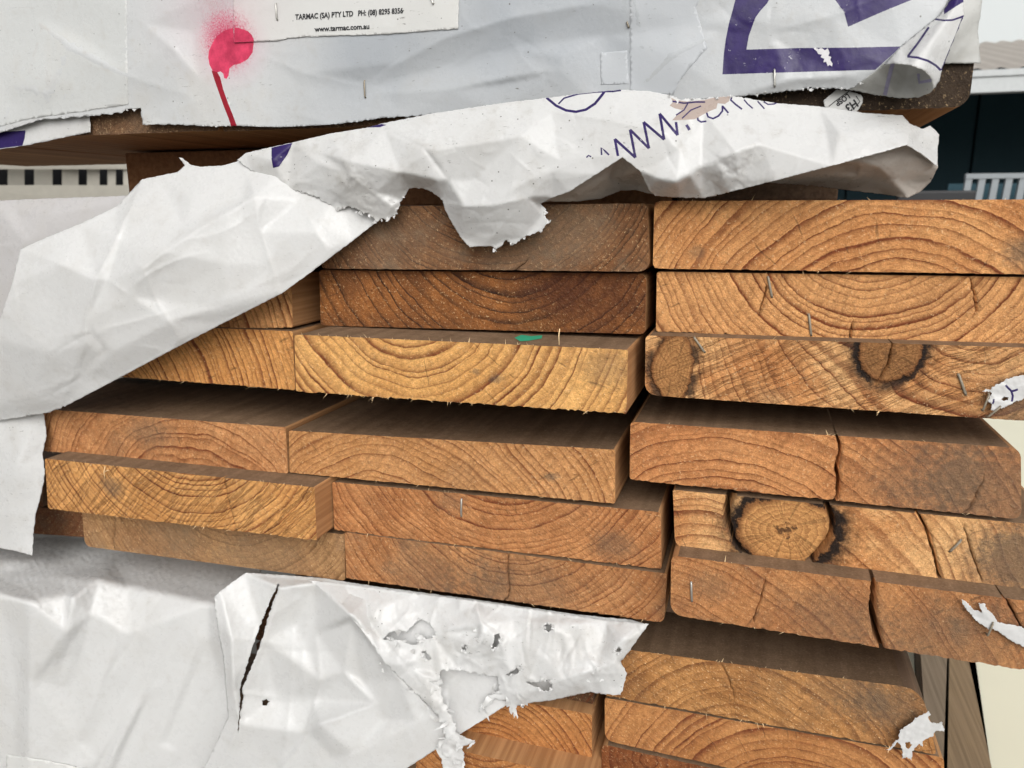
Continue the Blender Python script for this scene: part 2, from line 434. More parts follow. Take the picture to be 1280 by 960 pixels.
def board(label, quad, d, mats, L=0.9, corner=(1.2, 1.2, 1.2, 1.2), cracks=(), ragged=(0.25, 0.5), staples=(), fringe=0, name='timber_board', group='boards of the open timber pack', seed=None, NX=110, NZ=22, yaw=0.0):
    """quad: the end's corners tl,tr,br,bl; d: how far (mm) its sawn end stands behind the front plane.
    A gridded, rough sawn end with drying cracks cut in, arrised long edges and a long body behind."""
    r = np.random.default_rng(seed if seed is not None else int(abs(quad[0][0] * 7 + quad[0][1] * 13)))
    dm = d / 1000.0
    Q = [atY(p[0], p[1], dm) for p in quad]
    W = np.linalg.norm(Q[1] - Q[0]) * 1000
    H = np.linalg.norm(Q[3] - Q[0]) * 1000
    ks = np.linspace(0, 1, NZ + 1)
    v = 0.5 - 0.5 * np.cos(math.pi * (0.12 + 0.76 * ks)); v = (v - v[0]) / (v[-1] - v[0])
    v[1] = 0.022; v[-2] = 1 - 0.022
    CR = []
    for (poly, depth) in cracks:
        pts = []
        for (x, y, wd) in poly:
            P = atY(x, y, dm)
            pts.append((*quad_uv(Q, P[0], P[2]), wd * 0.00058 / (W / 1000) * 0.5))
        pts.sort(key=lambda t: t[1])
        pts = np.array(pts)
        CR.append((pts[:, 0].mean(), pts, depth))
    CR.sort(key=lambda t: t[0])
    kidx = []
    for (um, pts, dep) in CR:
        k = int(round(um * NX)); k = min(max(k, 3), NX - 3)
        while kidx and k - kidx[-1] < 4: k += 1
        kidx.append(k)
    U = np.zeros((NZ + 1, NX + 1)); DY = np.zeros((NZ + 1, NX + 1))
    for j in range(NZ + 1):
        ctrl_i, ctrl_u = [0], [0.0]
        for (um, pts, dep), k in zip(CR, kidx):
            vv = v[j]
            uc = np.interp(vv, pts[:, 1], pts[:, 0]) + 0.0011 * r.normal()
            lo, hi = pts[0, 1], pts[-1, 1]
            inside = (vv >= lo - 0.03) and (vv <= hi + 0.03)
            hw = np.interp(vv, pts[:, 1], pts[:, 2]) * r.uniform(0.8, 1.2) if inside else 0.0006
            ctrl_i += [k - 1, k, k + 1]; ctrl_u += [uc - hw, uc, uc + hw]
            if inside: DY[j, k] = 2.0 * dep / 1000.0 * min(1.0, 0.35 + hw / 0.004)
        ctrl_i.append(NX); ctrl_u.append(1.0)
        U[j] = np.interp(np.arange(NX + 1), ctrl_i, ctrl_u)
    V2 = np.repeat(v[:, None], NX + 1, 1)
    # rounded arrises: draw the ends of each row in near the top and bottom
    for j in range(NZ + 1):
        for side, (rt, rb) in (('l', (corner[0], corner[3])), ('r', (corner[1], corner[2]))):
            ins = 0.0
            dt, db = (1 - v[j]) * H, v[j] * H
            if dt < rt: ins = rt - math.sqrt(max(rt * rt - (rt - dt) ** 2, 0))
            if db < rb: ins = max(ins, rb - math.sqrt(max(rb * rb - (rb - db) ** 2, 0)))
            ins /= W
            if side == 'l': U[j] = ins + U[j] * (1 - ins)
            else: U[j] = U[j] * (1 - ins)
    q = [np.array(p) for p in Q]
    tl, tr, br, bl = q
    P = (bl * ((1 - U) * (1 - V2))[..., None] + br * (U * (1 - V2))[..., None] + tl * ((1 - U) * V2)[..., None] + tr * (U * V2)[..., None])
    sx, sz = P[..., 0] * 1000, P[..., 2] * 1000
    P[..., 1] += 0.00030 * fbm(sx, sz, 14, 3, 3) + 0.00022 * fbm(sx, sz, 3.0, 2, 9) + DY
    jb = ragged[1] * (np.abs(fbm(sx[0], sz[0] * 0 + 3, 4.0, 3, int(r.integers(50)))) * 2.2 + 0.5 * r.random(NX + 1) ** 4)
    jt = ragged[0] * (np.abs(fbm(sx[-1], sz[-1] * 0 + 9, 5.0, 3, int(r.integers(50)))) * 2.0)
    P[0, :, 2] += jb / 1000.0
    P[-1, :, 2] -= jt / 1000.0
    n1 = NX + 1
    V = P.reshape(-1, 3).tolist()
    Fc, mi = [], []
    for j in range(NZ):
        for i in range(NX):
            Fc.append((j * n1 + i, j * n1 + i + 1, (j + 1) * n1 + i + 1, (j + 1) * n1 + i)); mi.append(0)
    # body: boundary loop carried back
    bot = [(0, i) for i in range(0, NX + 1)]
    rig = [(j, NX) for j in range(1, NZ + 1)]
    top = [(NZ, i) for i in range(NX - 1, -1, -1)]
    lef = [(j, 0) for j in range(NZ - 1, 0, -1)]
    loop = bot + rig + top + lef
    segm = [2] * NX + [1] * NZ + [3] * NX + [1] * NZ
    base = len(V)
    n = len(loop)
    clean = np.array([P[j, i] for (j, i) in loop])
    tanyaw = math.tan(yaw)
    for k, (dy) in enumerate((0.0, 0.006, L)):
        for p in clean:
            V.append((p[0] + dy * tanyaw, (p[1] if dy == 0.0 else dm + dy), p[2]))
    for k in range(2):
        for i in range(n):
            a, b = base + k * n + i, base + k * n + (i + 1) % n
            Fc.append((a, a + n, b + n, b)); mi.append(segm[i])
    Fc.append(tuple(base + 2 * n + i for i in range(n))[::-1]); mi.append(1)
    org = (tl + tr + br + bl) / 4
    o = mesh_obj(name, V, Fc, mats, None, True, mi, origin=org, label=label, cat='timber board', group=group)
    for st in staples:
        (x0, y0), (x1, y1) = st[0], st[1]
        m = st[2] if len(st) > 2 else M_rust
        a, b = atY(x0, y0, dm), atY(x1, y1, dm)
        o_ = np.array((0, -0.0007, 0)); i_ = np.array((0, 0.004, 0))
        tv, tf = tube_vf([a + i_, a + o_ * 0.6, a + o_ + (b - a) * 0.06, a + o_ * 1.15 + (b - a) * 0.5, b + o_ - (b - a) * 0.06, b + o_ * 0.6, b + i_], 0.00085, 6)
        mesh_obj('staple', tv, tf, m, o)
    if fringe:
        tv, tf = [], []
        for _ in range(fringe):
            onbot = r.random() < 0.5
            i = int(r.integers(2, NX - 2))
            p = P[0 if onbot else NZ, i].copy()
            ln = 0.0015 + 0.0055 * r.random() ** 2.5
            dirn = np.array((r.normal() * 0.55, -0.5 * r.random() - 0.1, (-0.25 if onbot else 0.8) * (0.3 + r.random())))
            dirn /= np.linalg.norm(dirn)
            sd_ = np.array((0.00018 + 0.00035 * r.random(), 0, 0))
            yy = np.array((0, 0.0002, 0))
            b0 = len(tv)
            p = p + np.array((0, 0.0005, 0.0004 if onbot else -0.0004))
            tv += [p - sd_, p + sd_, p + yy, p + dirn * ln]
            tf += [(b0, b0 + 1, b0 + 3), (b0 + 1, b0 + 2, b0 + 3), (b0 + 2, b0, b0 + 3), (b0, b0 + 2, b0 + 1)]
        mesh_obj('splinter_fringe', tv, tf, M_splint, o, False, kind='stuff')
    return o

TAN0, TAN1 = lin(198, 146, 96), lin(218, 172, 120)
ORA0, ORA1 = lin(190, 132, 82), lin(212, 158, 104)
BRN0, BRN1 = lin(140, 84, 46), lin(172, 108, 60)
GRB0, GRB1 = lin(150, 116, 84), lin(176, 138, 98)
LATE = lin(114, 60, 32); LATED = lin(98, 48, 22)

def EG(n, *a, **k): return end_grain('pine_end_' + n, *a, **k)
S3 = lambda m: [m, M_side, M_side, M_top]

boards = {}
boards['R1'] = board('topmost open board of the right column, tan sawn end with arched rings',
    [(818, 251), (1330, 249), (1330, 344), (816, 336)], 0,
    S3(EG('arched', ORA0, ORA1, LATE, (35, -95), 6.4, 0.85, 128, 0.22, 7, 0.05, stains=((108, -10, 20, 0.9), (-92, -12, 8, 0.5)))),
    corner=(4, 3, 3, 4), fringe=16)
boards['R2'] = board('second open board down the right column, bowl-shaped rings and two rusty staples',
    [(821, 339.5), (1330, 347), (1330, 435), (820, 415)], 5,
    S3(EG('bowl', TAN0, ORA1, LATE, (12, 62), 5.2, 0.8, 150, 0.35, 6, 0.12)),
    corner=(1.5, 2, 2, 1.5), ragged=(0.2, 1.0), fringe=14,
    cracks=[([(1213, 347, 1), (1217, 365, 3), (1222, 385, 4), (1216, 395, 0.5)], 8), ([(958, 360, 2), (952, 382, 2), (949, 392, 0.6)], 5),
            ([(1066, 402, 1), (1064, 412, 3), (1063, 424, 3)], 6)],
    staples=[((960, 346), (965, 371)), ((1011, 393), (1014, 419))])
boards['R3'] = board('third board of the right column with a split dark knot and diagonal saw lines',
    [(807, 419), (1330, 436), (1330, 530), (806, 494)], -12,
    S3(EG('knotty', ORA0, TAN1, LATE, (70, 75), 6.5, 0.7, 118, 0.51, 8, 0.12,
          stains=((112, -8, 34, 0.85), (-40, -15, 14, 0.3)), knots=((28, 15, 21, 17, 0.6, 0.62), (-108, -3, 14, 26, 0.0, 0.35)))),
    corner=(3, 2, 2, 9), ragged=(0.2, 0.4), fringe=12,
    cracks=[([(1116, 431, 2), (1113, 445, 4), (1108, 462, 4), (1098, 473, 3), (1094, 478, 0.5)], 9)],
    staples=[((868, 422), (881, 440)), ((1198, 468), (1207, 493))])
boards['R4'] = board('fourth board of the right column, dusty top, deep split mid-width, greyed right half',
    [(788, 527), (1276, 560), (1277, 650), (787, 600)], 0,
    S3(EG('split', lin(184, 124, 78), lin(202, 144, 94), LATE, (-55, -125), 7.4, 0.75, 145, 0.3, 8, 0.22,
          stains=((115, -8, 75, 0.75), (65, 0, 55, 0.4)))),
    corner=(3, 6, 6, 3), ragged=(0.3, 0.8), fringe=12,
    cracks=[([(1049, 541, 4), (1050, 560, 4), (1046, 580, 6), (1048, 605, 5), (1046, 629, 6)], 26), ([(1229, 600, 1.2), (1219, 620, 2.2), (1211, 640, 2)], 5)])
boards['R5'] = board('fifth board of the right column with one large round knot ringed in black',
    [(841, 612), (1330, 659), (1330, 744), (844, 684)], 2,
    S3(EG('round_knot', ORA0, TAN1, LATE, (-90, -95), 7.0, 0.65, 140, 0.3, 9, 0.10,
          stains=((118, 2, 52, 0.97), (92, -6, 44, 0.45)), knots=((-46.0, -2, 36, 29, 1.0, 0.0),))),
    corner=(1.5, 3, 3, 7), ragged=(0.3, 0.5),
    cracks=[([(914, 617, 13), (908, 634, 10), (909, 652, 8), (917, 674, 8), (930, 694, 9)], 24), ([(1034, 632, 8), (1041, 650, 8), (1038, 668, 7), (1026, 686, 8), (1006, 704, 9)], 20),
            ([(1149, 642, 4), (1158, 662, 5), (1168, 690, 4), (1174, 722, 4)], 14), ([(1205, 660, 1), (1214, 690, 2.5), (1226, 722, 1.5)], 6)],
    staples=[((1187, 689), (1201, 675))])
boards['R6'] = board('lowest board of the right column with a wide open split and one bright staple',
    [(839, 694), (1330, 757), (1330, 846), (838, 769)], -17,
    S3(EG('low_split', lin(164, 112, 72), lin(190, 136, 88), LATE, (-150, -150), 6.0, 0.6, 150, 0.35, 7, 0.55,
          stains=((-10, -8, 44, 0.5), (60, -14, 60, 0.55), (-98, 5, 22, 0.45), (130, 0, 40, 0.6)))),
    corner=(5, 3, 3, 10), ragged=(0.4, 0.9), fringe=12,
    cracks=[([(1088, 716, 5), (1092, 740, 7), (1091, 765, 10), (1096, 790, 9), (1098, 812, 7)], 30), ([(957, 726, 1), (950, 752, 2), (941, 775, 1.5)], 5),
            ([(1254, 737, 3), (1264, 760, 4), (1278, 785, 2)], 8)],
    staples=[((864, 728), (865, 751), M_staple)])
# middle column
boards['L1'] = board('dark weathered board at the top of the middle column under the torn wrap',
    [(402, 258), (809, 254), (812, 340), (402, 336)], 0,
    S3(EG('weathered', lin(112, 74, 46), lin(140, 98, 64), lin(56, 32, 18), (10, 75), 4.4, 0.8, 160, 0.3, 6, 0.65,
          stains=((70, 8, 46, 0.7), (30, -16, 40, 0.55), (-70, 0, 70, 0.4)), greycol=lin(122, 104, 86), fuzz=0.55)),
    corner=(3, 4, 8, 3), ragged=(0.5, 0.5), cracks=[([(650, 338, 3), (651, 333, 3), (657, 329, 3), (659, 326, 0.5)], 6)])
boards['L2'] = board('dark reddish-brown board with wide bowl-shaped rings, second in the middle column',
    [(399, 337.5), (808, 342), (806, 418), (401, 407)], 9,
    S3(EG('resinous', lin(112, 70, 38), lin(150, 96, 50), lin(50, 26, 12), (30, 72), 8.4, 0.85, 40, 0.25, 6, 0.15,
          stains=((95, 8, 60, 0.75), (60, 16, 40, 0.4)), gloss=0.5, greycol=lin(70, 34, 16), fuzz=0.5)),
    corner=(2, 6, 3, 2), ragged=(0.4, 0.3))
boards['L3'] = board('pale yellow protruding board with a fuzzy splintered edge, third in the middle column',
    [(368, 418), (785, 437), (783, 518), (370, 490)], -37,
    S3(EG('pale', lin(206, 154, 92), lin(222, 172, 108), LATE, (-34, 66), 7.6, 0.78, 130, 0.3, 6, 0.05,
          stains=((118, 10, 26, 0.5), (36, -2, 7, 0.7), (20, 2, 4, 0.7)))),
    corner=(2, 1, 1, 2), ragged=(0.3, 1.3), fringe=90)
boards['L4'] = board('fourth board of the middle column with dusty top and humped rings',
    [(361, 538), (769, 562), (769, 630), (362, 591)], 0,
    S3(EG('humped', lin(186, 134, 84), lin(206, 154, 104), LATE, (-50, -105), 5.6, 0.75, 140, 0.35, 8, 0.12,
          stains=((92, 0, 7, 0.75), (20, -10, 30, 0.2)))),
    corner=(2, 1.5, 1.5, 2), ragged=(0.3, 0.6), fringe=26)
boards['L5'] = board('fifth board of the middle column, brown end with one thin bright staple',
    [(415, 602), (826, 640), (827, 712), (418, 663)], 2,
    S3(EG('brown', lin(172, 116, 72), lin(194, 138, 90), LATE, (8, 92), 5.2, 0.8, 48, 0.35, 7, 0.22,
          stains=((105, -6, 26, 0.55), (-32, 14, 18, 0.45)))),
    corner=(2, 2, 2, 2), ragged=(0.5, 0.9), fringe=22, staples=[((577, 624), (577, 645), M_staple)])
boards['L6'] = board('lowest board of the middle column, stained end with a thin crack',
    [(431, 665), (834, 717), (830, 779), (433, 723)], 0,
    S3(EG('stained', lin(166, 114, 72), lin(190, 138, 92), LATE, (10, 85), 5.0, 0.7, 45, 0.4, 6, 0.5,
          stains=((20, -14, 70, 0.45), (-60, -10, 50, 0.5)))),
    corner=(2, 2, 6, 2), ragged=(0.5, 0.9), fringe=18,
    cracks=[([(635, 694, 2), (634, 715, 3), (637, 735, 3), (634, 751, 2)], 9)])
# left column
GW = 'boards of the open timber pack'
boards['l1'] = board('top board of the left column, hidden under the white flap',
    [(60, 256), (395, 256), (395, 330), (60, 336)], 24, S3(EG('hidden', ORA0, ORA1, LATE, (0, 90), 6.0)), NX=50)
boards['l2'] = board('second board of the left column, half covered by the white flap',
    [(60, 345), (364, 344), (366, 410), (60, 412)], 2,
    S3(EG('covered', TAN0, ORA1, LATE, (-60, -60), 6.2, 0.85, 50, 0.3, 6, 0.1)), ragged=(0.3, 0.7), fringe=14, NX=80)
boards['l3'] = board('third board of the left column, slanting rings below the diagonal edge of the flap',
    [(40, 400), (366, 414), (369, 488), (40, 463)], -4,
    S3(EG('slanting', lin(194, 136, 78), lin(212, 156, 94), LATE, (-70, -60), 5.4, 0.9, 40, 0.3, 6, 0.05)), ragged=(0.3, 0.9), fringe=26, NX=100)
boards['l4'] = board('fourth board of the left column with wavy rings and dusty top',
    [(12, 508), (357, 534), (360, 592), (12, 560)], 0,
    S3(EG('wavy', lin(176, 122, 78), lin(196, 144, 98), LATE, (60, -100), 6.6, 0.75, 150, 0.3, 13, 0.2,
          stains=((10, 4, 34, 0.6), (-30, -12, 22, 0.3)))), ragged=(0.3, 0.4), fringe=18)
boards['l5'] = board('fifth board of the left column, pale end scored with crossing saw lines',
    [(56, 573), (393, 609), (396, 676), (60, 636)], -24,
    S3(EG('scored', lin(196, 142, 84), lin(212, 160, 100), LATE, (20, 95), 5.6, 0.85, 135, 0.53, 5, 0.08,
          stains=((-66, 4, 17, 0.7),))), corner=(2, 1, 1, 3), ragged=(0.3, 0.9), fringe=30,
    cracks=[([(279, 598, 2.5), (283, 620, 3), (290, 645, 3), (294, 662, 2)], 4)])
boards['l6'] = board('lowest board of the left column, grey-brown end with rounded lower corner',
    [(102, 632), (431, 668), (431, 726), (106, 683)], 6,
    S3(EG('greyed', lin(150, 112, 78), lin(170, 132, 92), lin(120, 86, 56), (30, 90), 4.8, 0.7, 30, 0.3, 5, 0.65,
          stains=((60, -5, 60, 0.4), (-30, 0, 50, 0.35)), greycol=lin(138, 116, 92))), corner=(2, 2, 2, 8), ragged=(0.3, 0.3),
    cracks=[([(142, 646, 2), (143, 662, 2.5), (140, 686, 2)], 5)])
boards['m6'] = board('dark set-back board at the far left behind the hanging wrap',
    [(-60, 622), (108, 640), (110, 672), (-60, 660)], 40, [EG('set_back', lin(104, 68, 42), lin(124, 84, 54), LATED, (0, 60), 6.0, 0.6, 40, 0.3, 6, 0.6), M_dark, M_dark, M_dark], NX=50)
board('dark set-back board end beside the scored board at far left', [(-60, 566), (54, 578), (54, 634), (-60, 618)], 30, [EG('set_back_two', lin(104, 68, 42), lin(124, 84, 54), LATED, (0, 60), 6.0, 0.6, 40, 0.3, 6, 0.6), M_dark, M_dark, M_dark], NX=40)
# lower pack
GL = 'boards of the lower timber pack'
boards['B1'] = board('rough greyish board below the wide gap, top right of the lower pack',
    [(757, 808), (1152, 861), (1171, 944), (757, 870)], 0,
    [EG('rough', lin(160, 112, 66), lin(186, 136, 84), lin(112, 68, 36), (-10, -70), 7.5, 0.6, 60, 0.4, 6, 0.35, stains=((90, 8, 40, 0.6), (60, 16, 40, 0.4)), fuzz=0.95), M_dark, M_dark, M_top_dark],
    corner=(2, 12, 3, 2), ragged=(0.6, 1.0), fringe=40, group=GL,
    cracks=[([(905, 833, 2), (911, 850, 2.5), (917, 868, 1)], 5)])
boards['B2'] = board('orange board with bold arched rings, second in the lower pack',
    [(756, 872), (1180, 947), (1180, 1020), (756, 926)], 2,
    [EG('bold', lin(166, 112, 66), lin(188, 134, 84), LATE, (30, -72), 7.6, 0.8, 60, 0.2, 5, 0.1), M_side, M_side, M_top],
    corner=(2, 3, 3, 8), group=GL)
boards['B3'] = board('dark board in the bottom row of the lower pack at the frame edge',
    [(752, 930), (1180, 1024), (1180, 1090), (752, 996)], 4,
    [EG('edge', lin(120, 70, 38), lin(150, 92, 52), LATED, (-90, 20), 6.0, 0.7, 50, 0.3, 8, 0.4), M_side, M_side, M_top], corner=(5, 3, 3, 3), group=GL)
boards['C1'] = board('board with curved fan of dark rings below the torn wrap, lower pack',
    [(420, 836), (740, 893), (740, 949), (420, 880)], 4,
    [EG('fan', lin(176, 120, 70), lin(194, 138, 84), LATE, (30, -58), 5.4, 0.9, 120, 0.2, 4, 0.05), M_side, M_side, M_side], corner=(2, 2, 2, 2), group=GL, fringe=16)
boards['C2'] = board('board at the bottom frame edge left of the gap, grey-brown top showing',
    [(520, 926), (744, 976), (744, 1036), (520, 978)], -22,
    [EG('floor_edge', lin(164, 110, 62), lin(182, 126, 76), LATE, (-20, 60), 6.4, 0.85, 120, 0.2, 5, 0.1), M_side, M_side, M_side], corner=(2, 2, 2, 2), group=GL)

def zquad(x0, x1, z0, z1, d):
    def px(p):
        q = np.array(p) - CAM
        return (640 + FPX * (q @ rgt) / (q @ fwd), 480 - FPX * (q @ upv) / (q @ fwd))
    y = d / 1000
    return [px((x0, y, z1)), px((x1, y, z1)), px((x1, y, z0)), px((x0, y, z0))]
board('top board of the lower pack seen through the slit in the torn wrap', zquad(-0.435, -0.106, -0.401, -0.366, 12), 12, [EG('under_slit', lin(70, 48, 32), lin(86, 62, 42), LATED, (0, 60), 6.0), M_dark, M_dark, M_dark], group=GL, NX=60)  # end coloured very dark to put in the shade inside the slit
board('short dark board end added to blacken the slit in the torn wrap', zquad(-0.435, -0.335, -0.452, -0.404, 12), 12, [EG('behind_slit', lin(60, 42, 28), lin(76, 54, 36), LATED, (0, 60), 6.0), M_dark, M_dark, M_dark], group=GL, NX=40)  # added piece, darkens what shows through the slit
# pieces of green crayon on the pale board's top
for (pts_, par) in (([(643, 423), (652, 419.5), (664, 421), (678, 420), (677, 424), (660, 427), (650, 427.5)], 'L3'),):
    P_ = np.array([atZ(x, y, -0.0912 - 0.0008 + (x - 640) * 0.0000075) for x, y in pts_])
    P_[:, 2] += 0.0006
    mesh_obj('crayon_mark', P_, [tuple(range(len(P_)))], M_green, boards[par], False)

# strips and bearers that carry the packs; dark, placed and extended to blacken the gaps
def strip(label, x0, x1, y0, y1, z0, z1, mat=M_dark, nm='timber_bearer', g='strips between the packs'):
    return bevel_box(nm, (x0, y0, z0), (x1, y1, z1), mat, label=label, cat='bearer', group=g)
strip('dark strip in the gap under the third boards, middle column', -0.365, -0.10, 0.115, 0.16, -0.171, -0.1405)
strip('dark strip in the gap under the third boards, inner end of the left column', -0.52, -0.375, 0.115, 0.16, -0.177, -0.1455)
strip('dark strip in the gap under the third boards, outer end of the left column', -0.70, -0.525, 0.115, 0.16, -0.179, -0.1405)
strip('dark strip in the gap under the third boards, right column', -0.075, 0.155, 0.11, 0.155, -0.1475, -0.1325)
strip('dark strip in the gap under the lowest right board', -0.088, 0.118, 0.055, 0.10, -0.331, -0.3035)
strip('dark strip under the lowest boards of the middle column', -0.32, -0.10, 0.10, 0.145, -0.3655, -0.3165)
strip('brown bearer between the two packs at upper left', -0.662, -0.0745, 0.152, 0.20, 0.0064, 0.0625,
      side_wood('bearer_pine', (0.28, 0.13, 0.06, 1), (0.42, 0.21, 0.10, 1), 0.1))

strip('short bearer between the packs above the right column', -0.0705, 0.06, 0.152, 0.20, 0.0092, 0.0615)  # bearer line carried on here to block the bright view through the gap
# ------------------------------------------------------------------ upper pack boards (bottom row only shows)
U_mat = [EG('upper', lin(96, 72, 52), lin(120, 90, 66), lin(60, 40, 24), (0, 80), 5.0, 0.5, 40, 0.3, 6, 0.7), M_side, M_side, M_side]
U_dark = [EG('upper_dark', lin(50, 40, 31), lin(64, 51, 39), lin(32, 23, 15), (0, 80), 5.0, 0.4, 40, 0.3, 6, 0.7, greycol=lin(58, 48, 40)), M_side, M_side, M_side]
GU = 'boards of the upper wrapped pack'
def zquad(x0, x1, z0, z1, d):
    def px(p):
        q = np.array(p) - CAM
        return (640 + FPX * (q @ rgt) / (q @ fwd), 480 - FPX * (q @ upv) / (q @ fwd))
    y = d / 1000
    return [px((x0, y, z1)), px((x1, y, z1)), px((x1, y, z0)), px((x0, y, z0))]
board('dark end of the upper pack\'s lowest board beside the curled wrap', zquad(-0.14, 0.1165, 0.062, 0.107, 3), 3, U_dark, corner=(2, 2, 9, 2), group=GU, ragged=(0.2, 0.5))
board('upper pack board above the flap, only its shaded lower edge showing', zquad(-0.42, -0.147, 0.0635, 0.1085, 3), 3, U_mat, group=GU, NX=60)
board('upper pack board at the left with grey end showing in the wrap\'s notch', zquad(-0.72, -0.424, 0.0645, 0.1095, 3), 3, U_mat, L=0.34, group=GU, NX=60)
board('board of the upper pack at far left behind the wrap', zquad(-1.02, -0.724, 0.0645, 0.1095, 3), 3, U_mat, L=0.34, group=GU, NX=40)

# ------------------------------------------------------------------ wrap material
def wrap_mat(name, c=(0.735, 0.735, 0.725, 1), rough=0.24, trans=0.28, dirt=0.35, ink=None, spray=False, tone=None, scuff=0.0, inkvar=1.35, speck=1.0):
    N = NT(name)
    P = N.vec('SCALE', N.obj(), s=1000.0)
    big = N.noise(P, 1 / 60.0, 4, 0.6)
    cc = N.mix(big, tuple(v * 0.94 for v in c[:3]) + (1,), tuple(min(1, v * 1.04) for v in c[:3]) + (1,))
    sm = N.noise(P, 1 / 14.0, 5, 0.7)
    cc = N.mix(N.math('MULTIPLY', N.smooth(sm, 0.52, 0.78), dirt), cc, (0.40, 0.37, 0.32, 1))
    cc = N.mix(N.math('MULTIPLY', N.smooth(big, 0.48, 0.66), dirt * 0.8), cc, (0.50, 0.475, 0.43, 1))
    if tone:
        at = N.n('ShaderNodeAttribute', attribute_name='grey_tint')
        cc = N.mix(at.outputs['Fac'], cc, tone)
    if spray:
        at = N.n('ShaderNodeAttribute', attribute_name='spray')
        cc = N.mix(N.math('MULTIPLY', at.outputs['Fac'], 0.5), cc, lin(214, 120, 150))
        dots = N.noise(P, 1 / 1.1, 3, 0.7)
        sp = N.math('ADD', at.outputs['Fac'], N.math('MULTIPLY_ADD', dots, 0.9, -0.45))
        cc = N.mix(N.math('MULTIPLY', N.smooth(sp, 0.25, 0.75), N.smooth(at.outputs['Fac'], 0.02, 0.5)), cc, lin(190, 52, 92))
    if ink:
        cc = N.mix(N.smooth(N.noise(P, 1 / 16.0, 5, 0.7), 0.25, 0.75), tuple(v * 0.85 for v in ink[:3]) + (1,), tuple(min(v * inkvar + (inkvar - 1.35) * 0.06, 0.9) for v in ink[:3]) + (1,))
        if scuff:
            cc = N.mix(N.smooth(N.noise(P, 1 / 5.0, 5, 0.75), 0.635, 0.70), cc, (0.55, 0.54, 0.58, 1))
    # specks, smears and fibres of dirt
    vo = N.n('ShaderNodeTexVoronoi', feature='F1'); N.l(P, vo.inputs['Vector']); vo.inputs['Scale'].default_value = 1 / 7.0
    spk = N.smooth(vo.outputs['Distance'], 0.10, 0.05)
    spk = N.math('MULTIPLY', spk, N.smooth(N.noise(P, 1 / 25.0, 3), 0.50, 0.58))
    st = N.noise(N.vec('MULTIPLY', P, (0.35, 1, 1.6)), 1 / 3.0, 4, 0.75)
    stf = N.math('MULTIPLY', N.smooth(st, 0.62, 0.71), N.smooth(big, 0.40, 0.62))
    if not ink:
        cc = N.mix(N.math('MULTIPLY', N.math('MAXIMUM', spk, stf), 0.85 * speck), cc, (0.11, 0.10, 0.085, 1))
    fine = N.noise(P, 1 / 2.6, 3, 0.65)
    N.bump(N.math('ADD', N.math('MULTIPLY', fine, 0.16), N.math('MULTIPLY', sm, 0.55)), 0.30, 0.0016)
    N.done(cc, N.math('MULTIPLY_ADD', sm, 0.3, rough - 0.1), 0.4)
    if trans:
        tr = N.n('ShaderNodeBsdfTranslucent')
        N.l(cc, tr.inputs['Color'])
        mx = N.n('ShaderNodeMixShader')
        mx.inputs[0].default_value = trans
        N.l(N.b.outputs[0], mx.inputs[1]); N.l(tr.outputs[0], mx.inputs[2])
        N.l(mx.outputs[0], N.out.inputs[0])
    return N.m
PURPLE = lin(36, 20, 78)
W_white = wrap_mat('white_wrap')
W_clean = wrap_mat('clean_white_wrap', dirt=0.22, speck=0.25)
W_left = wrap_mat('shaded_wrap_layer', c=(0.60, 0.585, 0.58, 1), dirt=0.3, speck=0.5)  # layer lying in shade, the shade put into its darker base colour
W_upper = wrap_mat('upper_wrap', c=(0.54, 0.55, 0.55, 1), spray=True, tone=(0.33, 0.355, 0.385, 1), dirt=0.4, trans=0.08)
W_bag = wrap_mat('wrap_shaded_underside', c=(0.56, 0.505, 0.45, 1), trans=0.28, dirt=0.3)  # fold undersides, their shade put into a darker tan base
W_back = wrap_mat('wrap_back_layer', c=(0.50, 0.50, 0.475, 1), trans=0.2, dirt=0.25)
W_ink = wrap_mat('purple_print', ink=PURPLE, rough=0.34, trans=0.0, scuff=1)
W_inkf = wrap_mat('purple_print_showing_through', ink=lin(150, 146, 172), rough=0.45, trans=0.1)
W_kraft = wrap_mat('torn_kraft_layer', c=(0.40, 0.325, 0.285, 1), trans=0.05, dirt=0.3)
W_red = wrap_mat('pink_red_spray_paint', ink=lin(164, 30, 66), rough=0.5, trans=0.0, inkvar=1.75)
W_drip = wrap_mat('crimson_paint_drip', ink=lin(128, 6, 30), rough=0.35, trans=0.0)
W_label = wrap_mat('paper_label_stock', c=(0.62, 0.62, 0.60, 1), trans=0.1, dirt=0.12, spray=True, rough=0.55)
W_black = plain('black_print', (0.02, 0.02, 0.022, 1), 0.6)
W_scuffw = wrap_mat('scraped_print', c=(0.72, 0.71, 0.72, 1), trans=0.1)

